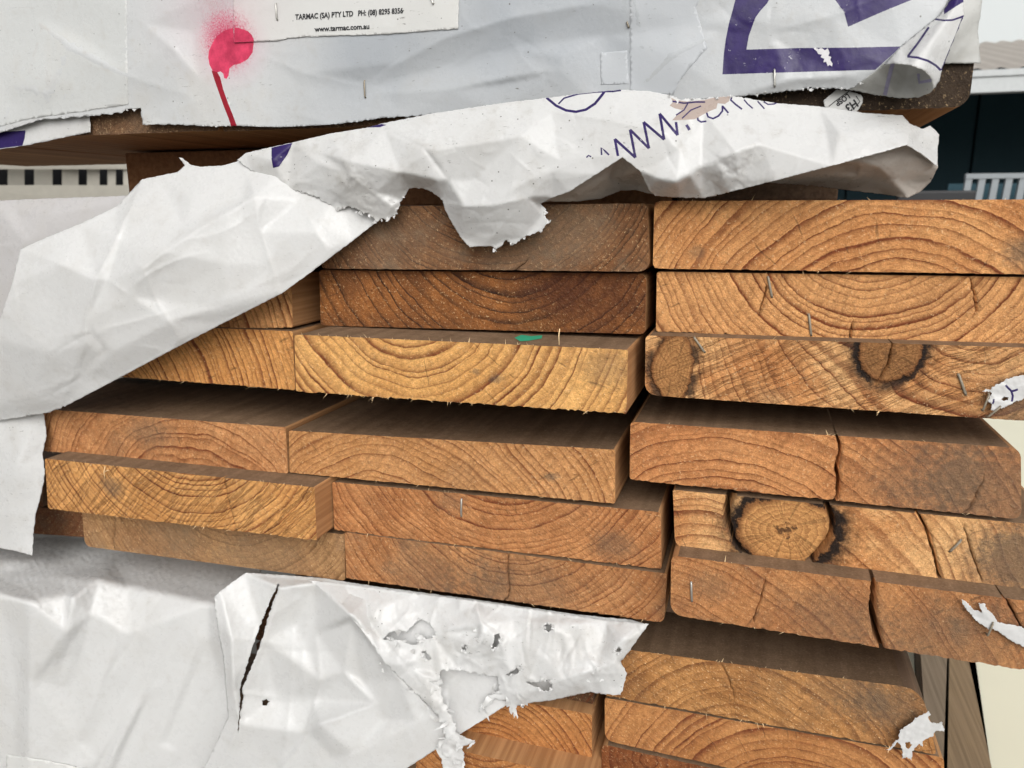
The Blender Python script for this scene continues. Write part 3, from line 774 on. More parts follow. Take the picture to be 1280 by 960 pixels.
# ------------------------------------------------------------------ sheets of wrap
def in_poly(px, py, poly):
    poly = np.asarray(poly, float)[:, :2]
    c = np.zeros(px.shape, bool)
    j = len(poly) - 1
    for i in range(len(poly)):
        xi, yi = poly[i]; xj, yj = poly[j]
        if yi != yj:
            c ^= ((yi > py) != (yj > py)) & (px < (xj - xi) * (py - yi) / (yj - yi) + xi)
        j = i
    return c
class Surf:
    """folded surface given by surveyed points (x, y, depth mm) and crease lines"""
    def __init__(self, outline, pts=(), creases=(), flat=1.0):
        V = [tuple(p[:3]) for p in outline]
        E = [(i, (i + 1) % len(V)) for i in range(len(V))]
        V += [tuple(p) for p in pts]
        for c in creases:
            b = len(V)
            V += [tuple(p) for p in c]
            E += [(b + i, b + i + 1) for i in range(len(c) - 1)]
        vo, eo, fo, ov, oe, of = delaunay_2d_cdt([Vector(v[:2]) for v in V], E, [], 0, 1e-4)
        D = np.zeros(len(vo))
        known = np.zeros(len(vo), bool)
        for k, src in enumerate(ov):
            if src:
                D[k] = np.mean([V[s][2] for s in src]); known[k] = True
        P = np.array([v[:] for v in vo])
        for k in np.where(~known)[0]:
            dd = np.linalg.norm(P[known] - P[k], axis=1) + 1e-6
            ii = np.argsort(dd)[:3]
            D[k] = np.average(D[known][ii], weights=1 / dd[ii])
        if flat != 1.0:                      # keep the broad hang of the sheet, calm the folds
            sx_, sy_ = (P - P.mean(0)).T / 200.0
            B = np.stack([np.ones_like(sx_), sx_, sy_, sx_ * sx_, sx_ * sy_, sy_ * sy_], 1)
            fit = B @ np.linalg.lstsq(B, D, rcond=None)[0]
            D = fit + flat * (D - fit)
        self.P, self.D, self.T = P, D, fo
    def __call__(self, x, y):
        best = np.full(x.shape, -1e9); out = np.zeros_like(x)
        for t in self.T:
            (x0, y0), (x1, y1), (x2, y2) = self.P[t[0]], self.P[t[1]], self.P[t[2]]
            den = (y1 - y2) * (x0 - x2) + (x2 - x1) * (y0 - y2)
            if abs(den) < 1e-6: continue
            a = ((y1 - y2) * (x - x2) + (x2 - x1) * (y - y2)) / den
            b = ((y2 - y0) * (x - x2) + (x0 - x2) * (y - y2)) / den
            c = 1 - a - b
            m = np.minimum(np.minimum(a, b), c)
            sel = m > best
            aa, bb, c2 = np.clip(a, -.3, 1.3), np.clip(b, -.3, 1.3), np.clip(c, -.3, 1.3)
            s = aa + bb + c2
            d = (aa * self.D[t[0]] + bb * self.D[t[1]] + c2 * self.D[t[2]]) / s
            out = np.where(sel, d, out); best = np.where(sel, m, best)
        return out
def fine_loop(poly, step, jit, seed):
    """outline cut into short pieces; jit = how ragged (px)"""
    out = []
    r = np.random.default_rng(seed)
    n = len(poly)
    for i in range(n):
        a, b = np.array(poly[i][:2], float), np.array(poly[(i + 1) % n][:2], float)
        L = np.linalg.norm(b - a)
        k = max(1, int(L / step))
        j = poly[i][3] if len(poly[i]) > 3 else jit
        nrm = np.array((-(b - a)[1], (b - a)[0])) / max(L, 1e-6)
        for q in range(k):
            p = a + (b - a) * q / k
            off = (r.normal() * 0.5 + 1.1 * math.sin(q * 0.9 + r.normal())) * j * (0.5 if q == 0 else 1)
            out.append(tuple(p + nrm * off))
    return out
SURF = {}
def sheet(name, outline, pts=(), creases=(), holes=(), prints=(), step=3.0, jit=0.25, mats=None, seed=1, smooth_it=3, amp=1.0, lam=70.0, spots=(), parent=None, grey_tint=None, spray=None, extra=None, lift=0.0, surf=None, thick=0.00035, rh=0.7, facet=0.6, fc=None, flat=1.0, **kw):
    S = surf or Surf(outline, pts, creases, flat)
    loop = fine_loop(outline, step * 0.8, jit, seed)
    V = list(loop); n = len(loop)
    E = [(i, (i + 1) % n) for i in range(n)]
    HL = []
    for k, h in enumerate(holes):
        hl = fine_loop(h, step * 0.6, 0.5, seed + 31 + k)
        HL.append(hl)
        b = len(V); V += hl
        E += [(b + i, b + (i + 1) % len(hl)) for i in range(len(hl))]
    PR = []
    for (pm, poly) in prints:
        pl = fine_loop(poly, step, 0.0, 5) if len(poly) < 80 else list(poly)
        PR.append((pm, pl))
        b = len(V); V += pl
        E += [(b + i, b + (i + 1) % len(pl)) for i in range(len(pl))]
    L = np.array(loop)
    x0, y0 = L.min(0); x1, y1 = L.max(0)
    gx, gy = np.meshgrid(np.arange(x0, x1, step), np.arange(y0, y1, step * 0.866))
    gx = gx + (np.arange(gx.shape[0]) % 2)[:, None] * step * 0.5
    r = np.random.default_rng(seed)
    gx = gx.ravel() + r.uniform(-.18, .18, gx.size) * step; gy = gy.ravel() + r.uniform(-.18, .18, gy.size) * step
    ok = in_poly(gx, gy, L)
    gx, gy = gx[ok], gy[ok]
    V += list(zip(gx, gy))
    vo, eo, fo, *_ = delaunay_2d_cdt([Vector(v) for v in V], E, [], 0, 1e-3)
    P = np.array([v[:] for v in vo]); T = np.array(fo)
    cen = P[T].mean(1)
    keep = in_poly(cen[:, 0], cen[:, 1], L)
    for hl in HL: keep &= ~in_poly(cen[:, 0], cen[:, 1], np.array(hl))
    T = T[keep]; cen = cen[keep]
    used = np.unique(T); remap = -np.ones(len(P), int); remap[used] = np.arange(len(used))
    P = P[used]; T = remap[T]
    mi = np.zeros(len(T), int)
    for (pm, pl) in PR:
        mi[in_poly(cen[:, 0], cen[:, 1], np.array(pl))] = pm
    x, y = P[:, 0], P[:, 1]
    D = S(x, y)
    # soften the creases to a paper's bend
    ed = np.vstack([T[:, [0, 1]], T[:, [1, 2]], T[:, [2, 0]]])
    ed = np.vstack([ed, ed[:, ::-1]])
    cnt = np.bincount(ed[:, 0], minlength=len(P)).clip(1)
    def relax(D, k):
        for _ in range(k):
            D = 0.4 * D + 0.6 * np.bincount(ed[:, 0], weights=D[ed[:, 1]], minlength=len(P)) / cnt
        return D
    D = relax(D, 2)
    if smooth_it > 2:
        Ds = relax(D, smooth_it * 8)
        D = Ds + facet * (D - Ds)
    A = np.ones_like(x) * amp
    for (sx_, sy_, sr, sa) in spots:
        A += sa * np.exp(-((x - sx_) ** 2 + (y - sy_) ** 2) / sr ** 2)
    nz = 1.0 * crumple(x, y, lam, seed) + 0.42 * crumple(x, y, lam * 0.42, seed + 3) + 0.5 * fbm(x, y, lam * 1.3, 3, seed)
    hf = np.zeros_like(x)
    for (sx_, sy_, sr, sa) in spots:
        hf += sa * 0.55 * np.exp(-((x - sx_) ** 2 + (y - sy_) ** 2) / sr ** 2)
    nz2 = hf * (crumple(x, y, 14, seed + 5, 6) + 0.6 * crumple(x, y, 7, seed + 6, 5))
    rr = np.random.default_rng(seed + 99)
    for c in creases:                      # a crisp fold line along each crease, strongest mid-way and broken up
        h = rh * rr.uniform(0.4, 1.3) * (1 if rr.random() < 0.75 else -1)
        wd = rr.uniform(3.0, 6.5)
        bd = np.full(x.shape, 1e9); bt = np.zeros_like(x)
        tot = len(c) - 1
        for q in range(tot):
            ax, ay = c[q][:2]; bx, by = c[q + 1][:2]
            l2 = (bx - ax) ** 2 + (by - ay) ** 2
            t = np.clip(((x - ax) * (bx - ax) + (y - ay) * (by - ay)) / l2, 0, 1)
            dd = np.hypot(x - ax - t * (bx - ax), y - ay - t * (by - ay)) 
            m = dd < bd
            bd = np.where(m, dd, bd); bt = np.where(m, (q + t) / tot, bt)
        wob = 1 + 0.8 * pnoise(x / 25, y / 25, seed)
        D = D - h * np.exp(-bd / wd) * np.sin(np.clip(bt, 0.04, 0.96) * math.pi) ** 0.5 * wob
    if fc is not None:
        for f_ in (fc if isinstance(fc, list) else [fc]): D = D + fine_creases(x, y, f_[0], seed + 200 + f_[0], *f_[1:])
    if extra is not None: D = D + extra(x, y)
    D = D + A * nz * 1.25 + nz2 - lift
    W3 = atY(x, y, D / 1000.0)
    # face the camera
    t0 = W3[T[:, 0]]; nn = np.cross(W3[T[:, 1]] - t0, W3[T[:, 2]] - t0)
    flip = (nn * (t0 - CAM)).sum(1) > 0
    T[flip] = T[flip][:, ::-1]
    o = mesh_obj(name, W3, T, mats or [W_white], parent, True, mi, **kw)
    me = o.data
    for nm, fn in (('grey_tint', grey_tint), ('spray', spray)):
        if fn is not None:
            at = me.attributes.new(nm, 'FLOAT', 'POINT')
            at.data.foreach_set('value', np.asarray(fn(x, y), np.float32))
    if thick:
        so = o.modifiers.new('thickness', 'SOLIDIFY'); so.thickness = thick; so.offset = -1
    SURF[o.name] = (S, P, D)
    return o
def depth_on(o, x, y):
    S, P, D = SURF[o.name]
    out = np.empty(len(x))
    for i in range(len(x)):
        d2 = (P[:, 0] - x[i]) ** 2 + (P[:, 1] - y[i]) ** 2
        k = np.argpartition(d2, 5)[:5]
        out[i] = np.average(D[k], weights=1 / (d2[k] + 0.05))
    return out
def stroke(pts, wd):
    """a pen line as a closed polygon"""
    p = np.array(pts, float)
    t = np.gradient(p, axis=0); t /= np.linalg.norm(t, axis=1)[:, None] + 1e-9
    n = np.stack([-t[:, 1], t[:, 0]], 1)
    ww = np.full(len(p), wd) if np.isscalar(wd) else np.array(wd)
    return [tuple(v) for v in p + n * ww[:, None] / 2] + [tuple(v) for v in (p - n * ww[:, None] / 2)[::-1]]
def zz(ox, oy, s, pts): return [(ox + a * s, oy + b * s) for a, b in pts]
def text_on(o, body, origin, ex, size, mat, name='printed_lettering', font_shear=0.0, lift=0.35, stretch=1.0, up=None):
    """printed words laid on a sheet: origin px, ex = reading direction (px), size = cap height scale (px)"""
    cu = bpy.data.curves.new('lettering_source', 'FONT')
    cu.body = body; cu.size = 1.0; cu.shear = font_shear; cu.resolution_u = 3
    cu.offset = 0.03
    tmp = bpy.data.objects.new('lettering_source', cu)
    col.objects.link(tmp)
    bpy.context.view_layer.update()
    me = bpy.data.meshes.new_from_object(tmp.evaluated_get(bpy.context.evaluated_depsgraph_get()))
    bpy.data.objects.remove(tmp)
    v = np.array([q.co[:2] for q in me.vertices])
    fs = [list(p.vertices) for p in me.polygons]
    bpy.data.meshes.remove(me)
    ex = np.array(ex, float); ex /= np.linalg.norm(ex)
    ey = np.array((ex[1], -ex[0])) if up is None else np.array(up, float)
    P = np.array(origin) + (v[:, :1] * stretch * ex + v[:, 1:] * ey) * size
    D = depth_on(o, P[:, 0], P[:, 1]) - lift
    return mesh_obj(name, atY(P[:, 0], P[:, 1], D / 1000.0), fs, mat, o, False)
def staple_on(o, a, b, mat=M_staple):
    p = np.array([a, b], float)
    D = depth_on(o, p[:, 0], p[:, 1])
    A, B = atY(*p[0], D[0] / 1000), atY(*p[1], D[1] / 1000)
    f_ = np.array((0, -0.0011, 0)); i_ = np.array((0, 0.003, 0))
    tv, tf = tube_vf([A + i_, A + f_ * .5, A + f_ + (B - A) * .06, A + f_ + (B - A) * .5, B + f_ - (B - A) * .06, B + f_ * .5, B + i_], 0.00065, 6)
    return mesh_obj('staple', tv, tf, mat, o)

def shreds(o, pts, seed, ln=9.0, mat=None, down=0.5):
    """little torn tails curling off a ragged edge"""
    r = np.random.default_rng(seed)
    tv, tf = [], []
    for (x, y) in pts:
        d = float(depth_on(o, np.array([x]), np.array([y]))[0]) - 0.3
        a = r.uniform(-0.4, math.pi + 0.4) * down + r.uniform(0, 2 * math.pi) * (1 - down)
        L = ln * r.uniform(0.35, 1.25); w0 = r.uniform(1.0, 3.6)
        k = 6; curl = r.normal() * 1.1
        b0 = len(tv); px_, py_ = x, y
        for i in range(k):
            t = i / (k - 1)
            ww = w0 * (1 - t) ** 0.7 * r.uniform(0.7, 1.3) + 0.12
            nx_, ny_ = -math.sin(a), math.cos(a)
            dd = (d - L * 0.30 * math.sin(t * 2.2) * (1 if curl > 0 else .4) + r.normal() * 0.25) / 1000
            tv += [atY(px_ + nx_ * ww, py_ + ny_ * ww, dd), atY(px_ - nx_ * ww, py_ - ny_ * ww, dd + 0.0006 * r.normal())]
            if i: tf.append((b0 + 2 * i - 2, b0 + 2 * i - 1, b0 + 2 * i + 1, b0 + 2 * i))
            px_ += math.cos(a) * L / k; py_ += math.sin(a) * L / k; a += curl / k + r.normal() * 0.35
    return mesh_obj('torn_shreds', np.array(tv), tf, mat or W_white, o, True, kind='stuff')
def along(poly, n, seed, i0=0, i1=None):
    r = np.random.default_rng(seed); p = [q[:2] for q in poly][i0:i1]
    out = []
    for _ in range(n):
        k = int(r.integers(len(p) - 1)); t = r.random()
        out.append((p[k][0] * (1 - t) + p[k + 1][0] * t, p[k][1] * (1 - t) + p[k + 1][1] * t))
    return out
# ---- upper pack: end wrap
R_letter = [(903, 93), (904.5, 70), (907, 50), (911, 30), (916, 12), (919.5, -2), (925, -22), (950, -60), (1010, -75), (1160, -70), (1180, -20), (1139, 0), (1100, 16), (1060, 33.5), (1055, 15), (1044, 0), (1030, -14), (1010, -22), (990, -18), (972, -8), (961, 0),
            (959, 4), (950, 14), (944, 22.5), (936, 45), (933, 62), (1000, 60), (1060, 59.5), (1126, 58), (1118, 66), (1094, 87.3), (1050, 88.5), (1000, 90), (950, 91.5)]
scrape = zz(800, 0, .375, [(578, 161), (586, 158), (596, 164), (604, 158), (616, 168), (626, 160), (632, 176), (628, 186), (638, 190), (634, 200), (642, 212), (640, 222), (632, 216), (626, 221), (620, 206), (611, 208), (614, 196), (602, 190), (606, 182), (594, 180), (590, 172)])
blob = zz(0, 0, .375, [(705, 150), (722, 120), (748, 102), (780, 92), (812, 97), (835, 112), (846, 140), (842, 175), (825, 198), (800, 212), (778, 217), (765, 228), (762, 252), (755, 263), (747, 260), (744, 245), (735, 238), (722, 242), (708, 235), (698, 215), (694, 190), (697, 168)])
drip = zz(0, 0, .375, [(705, 235), (724, 240), (734, 258), (744, 298), (760, 343), (776, 383), (790, 421), (770, 421), (762, 395), (745, 352), (729, 307), (716, 270)])
def spray_fn(x, y):
    d = np.hypot(x - 288, (y - 62) * 0.95)
    return np.clip(1.15 - d / 46, 0, 1) * 0.50 + 0.34 * np.exp(-((x - 272) ** 2 + (y - 15) ** 2) / 58 ** 2)
def grey_tint_fn(x, y):  # grey tint, strongest mid-sheet, weaker to the sides and lower edge
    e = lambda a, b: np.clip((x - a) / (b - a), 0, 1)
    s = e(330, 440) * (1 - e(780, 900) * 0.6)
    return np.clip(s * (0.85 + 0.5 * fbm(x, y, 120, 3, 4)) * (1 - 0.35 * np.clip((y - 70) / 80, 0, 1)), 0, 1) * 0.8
U_out = [(-80, -120, -5), (500, -120, -6), (1200, -120, -7), (1198, -20, -9), (1188, 0, -9), (1175, 19, -10), (1127, 58, -12), (1097, 88.5, -13, .5), (1078, 103, -11, .6), (1059, 112, -7, .7), (1030, 110, -6, .7), (1010, 111, -6, .7),
         (975, 115, -6, .7), (942, 119, -6, .6), (916, 121, -6), (860, 126, -6), (750, 133, -6), (620, 139, -6), (546, 143, -6, .6), (520, 145, -6, .6), (480, 147, -6, .5), (440, 153, -6, .5), (412, 156, -6), (350, 159, -6), (300, 157.5, -6, .4),
         (262, 158, -6, .4), (214, 155.5, -6, .4), (178, 156, -6, .4), (176, 135, -6, .5), (161, 136, -6, .7), (150, 141, -6, .7), (112, 145, -6, .6), (49, 150, -7, .5), (37, 154, -7), (0, 166, -7), (-80, 190, -7)]
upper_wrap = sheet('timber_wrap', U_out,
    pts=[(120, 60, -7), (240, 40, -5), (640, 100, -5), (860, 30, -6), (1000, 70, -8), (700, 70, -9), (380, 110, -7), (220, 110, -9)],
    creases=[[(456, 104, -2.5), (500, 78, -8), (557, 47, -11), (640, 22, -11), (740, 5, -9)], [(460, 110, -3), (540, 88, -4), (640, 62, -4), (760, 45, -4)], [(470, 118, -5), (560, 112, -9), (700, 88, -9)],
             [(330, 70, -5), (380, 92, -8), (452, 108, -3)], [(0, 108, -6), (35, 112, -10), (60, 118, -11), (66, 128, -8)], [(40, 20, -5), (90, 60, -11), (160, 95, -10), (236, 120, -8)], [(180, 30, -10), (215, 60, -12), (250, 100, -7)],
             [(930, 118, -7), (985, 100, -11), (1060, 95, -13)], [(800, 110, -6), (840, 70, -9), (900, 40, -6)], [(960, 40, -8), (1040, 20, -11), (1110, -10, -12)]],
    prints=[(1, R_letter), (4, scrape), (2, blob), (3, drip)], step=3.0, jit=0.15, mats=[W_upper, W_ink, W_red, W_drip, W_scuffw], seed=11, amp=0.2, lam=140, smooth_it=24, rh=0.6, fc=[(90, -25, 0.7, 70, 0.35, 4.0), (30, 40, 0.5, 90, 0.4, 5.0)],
    spots=[(50, 120, 50, 0.9), (456, 108, 25, 0.6), (1010, 104, 60, 0.5)], grey_tint=grey_tint_fn, spray=spray_fn,
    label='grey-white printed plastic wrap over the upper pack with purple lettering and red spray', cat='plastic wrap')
for a_, b_, m_ in (((456, 101), (457, 122), M_rust), ((968, 87), (968.5, 108), M_staple), ((784, 28), (786, 34), M_rust)):
    staple_on(upper_wrap, a_, b_, m_)
# second thickness at the left with a purple print corner
sheet('under_layer', [(-80, 165, -1), (0, 160, -1), (60, 146, -1), (112, 141, -1), (113, 165, -1), (70, 174, -1), (31, 182, -1), (0, 186.5, -1), (-80, 200, -1)],
      prints=[(1, [(-70, 166), (0, 165), (32, 163), (31, 172), (28, 182), (0, 185.5), (-70, 196)])], mats=[W_white, W_ink], step=3.5, seed=3, amp=0.4, lam=60, parent=upper_wrap)
# tape patches and the vertical overlap edge
W_tape = wrap_mat('pale_tape', c=(0.47, 0.49, 0.51, 1), trans=0.1, dirt=0.1, rough=0.3)
def patch(nm, poly, mat, lift=0.3, st=4.0, parent=upper_wrap, **kw):
    p = np.array([q[:2] for q in poly])
    D = depth_on(parent, p[:, 0], p[:, 1])
    S0, P0, D0 = SURF[parent.name]
    class LS:
        def __call__(s, x, y): return depth_on(parent, x, y)
    return sheet(nm, [(a, b, c) for (a, b), c in zip(p, D)], surf=LS(), mats=[mat], step=st, amp=0.0, seed=2, smooth_it=0, parent=parent, lift=lift, **kw)
W_upl = wrap_mat('upper_wrap_overlap', c=(0.56, 0.57, 0.56, 1), trans=0.08)
patch('tape', [(749.5, 66), (784, 63), (786, 105), (751, 106)], W_tape, 0.15, thick=0.0001)
patch('overlap_strip', [(786.8, -60), (900, -60), (870, 10), (884, 60), (850, 100), (842, 118), (787.5, 121)], W_tape, 0.08, 5.0, thick=0.00005)
patch('overlap_strip', [(-70, -60), (158, -60), (159, 60), (160.5, 131), (100, 140), (40, 148), (-70, 176)], W_upl, 0.1, 5.0, thick=0.00005)
label_o = patch('paper_label', [(290.5, -90), (571, -90), (574, -20), (572.5, 36), (540, 38), (480, 43), (430, 44.5), (380, 46), (362, 47.5), (345, 51), (320, 52), (292, 53.5)], W_label, 0.9, 3.5, spray=spray_fn, thick=0.0003)
SURF[label_o.name] = SURF[label_o.name]
text_on(label_o, 'TARMAC (SA) PTY LTD   PH: (08) 8295 8356', (369, 24.5), (139, -8.5), 9.3, W_black, stretch=0.765, font_shear=0.1)
text_on(label_o, 'www.tarmac.com.au', (393.5, 39.5), (74, -4), 9.0, W_black, stretch=0.92)
patch('paint_spot', [(293, 34.6), (299, 35), (305, 36.8), (310, 39), (314, 43), (316.8, 48), (317.3, 52), (293, 53)], W_red, 1.35, 3.0, thick=0)
for a_, b_ in (((345.5, 5), (347, 25)), ((539, -4), (542, 5))):
    staple_on(label_o, a_, b_)
# right-hand return of the wrap behind the curl
sheet('corner_return', [(1090, -120, 0), (1231, -120, 0), (1228, 0, 0), (1222.5, 38, 1), (1226, 79, 0), (1183, 79.5, 0), (1090, 79, 0)], pts=[(1200, 40, -3)], creases=[[(1183, 79, -1), (1222.5, 38, 1)]],
      mats=[W_back], step=4, seed=8, amp=0.5, lam=50, parent=upper_wrap)
# the rolled lower corner: back wall of the roll, then its printed front
sheet('curled_corner', [(1059, 111.5, -7), (1078, 101, -14), (1096, 88, -18), (1104, 79, -22), (1117, 74, -16), (1138, 74, -12), (1158, 84, -12), (1168, 98, -16), (1170, 108, -18), (1161, 117, -14, .4), (1147, 122, -8, .4), (1122, 122.5, -4, .4), (1090, 118, -3, .4)],
      pts=[(1130, 100, -3)], prints=[(1, stroke([(1117, 76), (1113, 90), (1106, 119)], 5)), (1, stroke([(1148, 92), (1149, 103), (1167, 100)], 4))],
      mats=[W_back, W_inkf], step=2.6, seed=5, amp=0.04, lam=40, parent=upper_wrap)
CL = [stroke([(1168, 24), (1180, 25.5), (1191, 25), (1205, 20)], 2.2), stroke([(1161, 34), (1148, 53), (1135, 70)], 2.6), stroke([(1134, 70.5), (1147, 72), (1160, 76), (1170, 82), (1176, 88)], 2.8),
      stroke([(1203.5, 22), (1196, 42), (1186, 66), (1177, 88)], 2.2), [(1180, -20), (1206, -20), (1205, 2), (1198, 6), (1186, 14), (1180, 18)]]
sheet('curled_corner', [(1097, 89, -14, .3), (1105, 81, -24, .3), (1117, 79, -38, .3), (1138, 81, -46, .3), (1157, 89, -44, .3), (1165, 100, -34, .3), (1167, 110, -24), (1174, 102, -18), (1178, 86, -18), (1190, 55, -18), (1205, 19, -16), (1204, 0, -14), (1206, -30, -10), (1196, -30, -10), (1188, 0, -10), (1175, 19, -12), (1127, 58, -14)],
      pts=[(1160, 62, -40), (1172, 40, -34), (1186, 20, -26), (1195, 0, -18)], creases=[[(1138, 81, -46), (1155, 58, -38), (1175, 34, -30), (1192, 8, -20)]],
      prints=[(1, c) for c in CL], mats=[W_white, W_ink], step=2.6, seed=6, amp=0.05, lam=40, smooth_it=12, parent=upper_wrap)

# treatment tag on the dark board
tagS = sheet('treatment_tag', zz(980, 60, .2083, [(236, 318), (262, 292), (318, 248), (395, 258), (462, 282), (474, 300), (472, 328), (446, 372), (420, 395), (330, 385), (244, 352)]) and
             [(a, b, -1.0) for a, b in zz(980, 60, .2083, [(236, 318), (262, 292), (318, 248), (395, 258), (462, 282), (474, 300), (472, 328), (446, 372), (420, 395), (330, 385), (244, 352)])],
             mats=[W_label], step=3, seed=2, amp=0.05, lift=0.0, label='white plastic treatment tag lettered H3 on the dark upper board', cat='tag')
text_on(tagS, 'LOSP', (1059.8, 116.5), (-62, 42), 9.6, W_black, stretch=0.9)
text_on(tagS, 'H3', (1068.5, 123.8), (-62, 42), 14.5, W_black, stretch=0.9)
for seg in ([(1062, 113.5), (1046, 125), (1036, 133)], [(1070, 120), (1075, 127), (1066, 137)]):
    s_ = np.array(stroke(seg, 1.0)); D_ = depth_on(tagS, s_[:, 0], s_[:, 1]) - 0.35
    mesh_obj('printed_line', atY(s_[:, 0], s_[:, 1], D_ / 1000), [tuple(range(len(s_)))], W_black, tagS, False)

# ---- main pack: torn flap
main = sheet('torn_wrap', [(170, 232, -6), (178, 224, -8), (200, 219.5, -8), (222, 215, -8), (231, 207, -10), (223.5, 196.5, -14), (227.5, 197.5, -14), (238, 206, -10), (250, 208.5, -8), (278, 207, -8), (310, 198, -8), (360, 206, -8), (420, 232, -8), (470, 264, -10), (476, 273, -12), (442, 300, -16), (397, 334, -22), (352, 367, -26), (277, 405, -34), (210, 440, -40), (146, 474, -42),
                        (110, 493, -38), (81, 508, -30, .6), (60, 516, -24, .6), (30, 521, -20), (0, 526, -16), (-60, 532, -14), (-60, 450, -30), (-8, 424, -44), (3, 390, -50), (15, 355, -52), (25, 312, -46), (60, 296, -42), (100, 280, -36), (146, 258, -22)],
    pts=[(60, 440, -50), (40, 490, -34), (240, 250, -30), (280, 330, -42), (130, 440, -48), (400, 280, -20), (230, 400, -46), (75, 380, -48)],
    creases=[[(176, 228, -9), (162, 262, -32), (145, 300, -44), (120, 350, -58), (108, 400, -54), (106, 430, -54), (92, 490, -34)], [(308, 212, -12), (318, 246, -38), (285, 266, -44), (250, 286, -48), (205, 315, -58), (178, 336, -62), (165, 371, -56)], [(318, 246, -38), (326, 290, -28), (338, 330, -26), (352, 366, -26)],
             [(178, 336, -62), (195, 375, -46), (212, 403, -52), (225, 425, -44)], [(26, 312, -46), (75, 330, -56), (120, 342, -52)], [(150, 300, -40), (230, 282, -38), (300, 250, -30)], [(212, 403, -52), (280, 385, -42), (350, 366, -28)], [(410, 312, -22), (395, 290, -24), (375, 250, -12)], [(165, 371, -56), (135, 350, -50)], [(0, 505, -26), (50, 500, -34), (88, 480, -40), (140, 440, -54)]],
    step=2.3, jit=0.2, mats=[W_clean], seed=21, amp=0.06, lam=85, smooth_it=3, facet=0.75, flat=0.55, rh=1.0, fc=[(16, -36, 0.3, 150, 0.8, 7.0), (8, 100, 0.2, 170, 0.8, 5.0), (14, 30, 0.8, 45, 0.5, 4.0)], spots=[(95, 480, 40, 0.5), (60, 430, 60, 0.4)],
    label='large crumpled white wrap torn loose and folded across the open timber pack', cat='plastic wrap')
z5 = lambda pts: zz(680, 90, .25, pts)
ARC = stroke(z5([(12, 128), (60, 168), (110, 192), (160, 199), (210, 188), (255, 158), (288, 118), (303, 97)]), 3.2)
LIN1 = stroke(z5([(72, 160), (100, 131), (170, 110), (240, 102), (303, 98), (345, 97), (385, 92)]), 2.0)
WWW = [stroke(z5([(212, 428), (222, 417), (236, 424)]), 1.8), stroke(z5([(288, 415), (286, 378), (305, 395), (325, 415)]), 2.2)]
zig = [(370, 420), (354, 335), (457, 428), (430, 288), (525, 382), (498, 250), (601, 338), (578, 208), (668, 316), (660, 250)]
for i in range(len(zig) - 1):
    WWW.append(stroke(z5([zig[i], ((zig[i][0] + zig[i + 1][0]) / 2, (zig[i][1] + zig[i + 1][1]) / 2), zig[i + 1]]), 3.3))
DOT = stroke(z5([(712, 264), (720, 277), (728, 290)]), 3.6)
TA = [stroke(z5([(766, 215), (770, 240), (785, 250), (812, 246)]), 2.3), stroke(z5([(812, 200), (820, 224), (845, 233), (872, 220), (892, 195), (892, 168)]), 2.3), stroke(z5([(892, 170), (905, 185), (922, 205)]), 2.3),
      stroke(z5([(940, 124), (934, 140), (958, 162), (990, 186)]), 2.2), stroke(z5([(1000, 138), (1018, 160), (1044, 182)]), 1.8), stroke(z5([(1068, 146), (1085, 165), (1102, 184)]), 1.8), stroke(z5([(1098, 148), (1120, 162), (1150, 160), (1165, 152)]), 1.8)]
KRAFT = z5([(634, 128), (660, 140), (720, 148), (800, 140), (850, 128), (930, 121), (926, 145), (905, 160), (868, 156), (862, 182), (830, 195), (800, 210), (755, 236), (700, 240), (640, 242), (668, 212), (690, 190), (655, 182), (628, 168), (645, 150)])
KLINE = [stroke(z5([(660, 216), (700, 190), (722, 152)]), 1.6), stroke(z5([(690, 232), (735, 190), (785, 170)]), 1.6), stroke(z5([(642, 146), (700, 156), (760, 150), (806, 150)]), 2.0)]  # last stroke paints the shadow line along the torn patch's top
PATCHP = zz(0, 0, .375, [(905, 492), (975, 476), (958, 515), (930, 555), (910, 560), (905, 530)])
BAG = zz(980, 60, .2083, [(8, 779), (200, 722), (420, 655), (600, 603), (740, 580), (830, 640), (912, 702), (880, 800), (820, 860), (738, 893), (600, 868), (400, 838), (190, 822), (60, 800)])
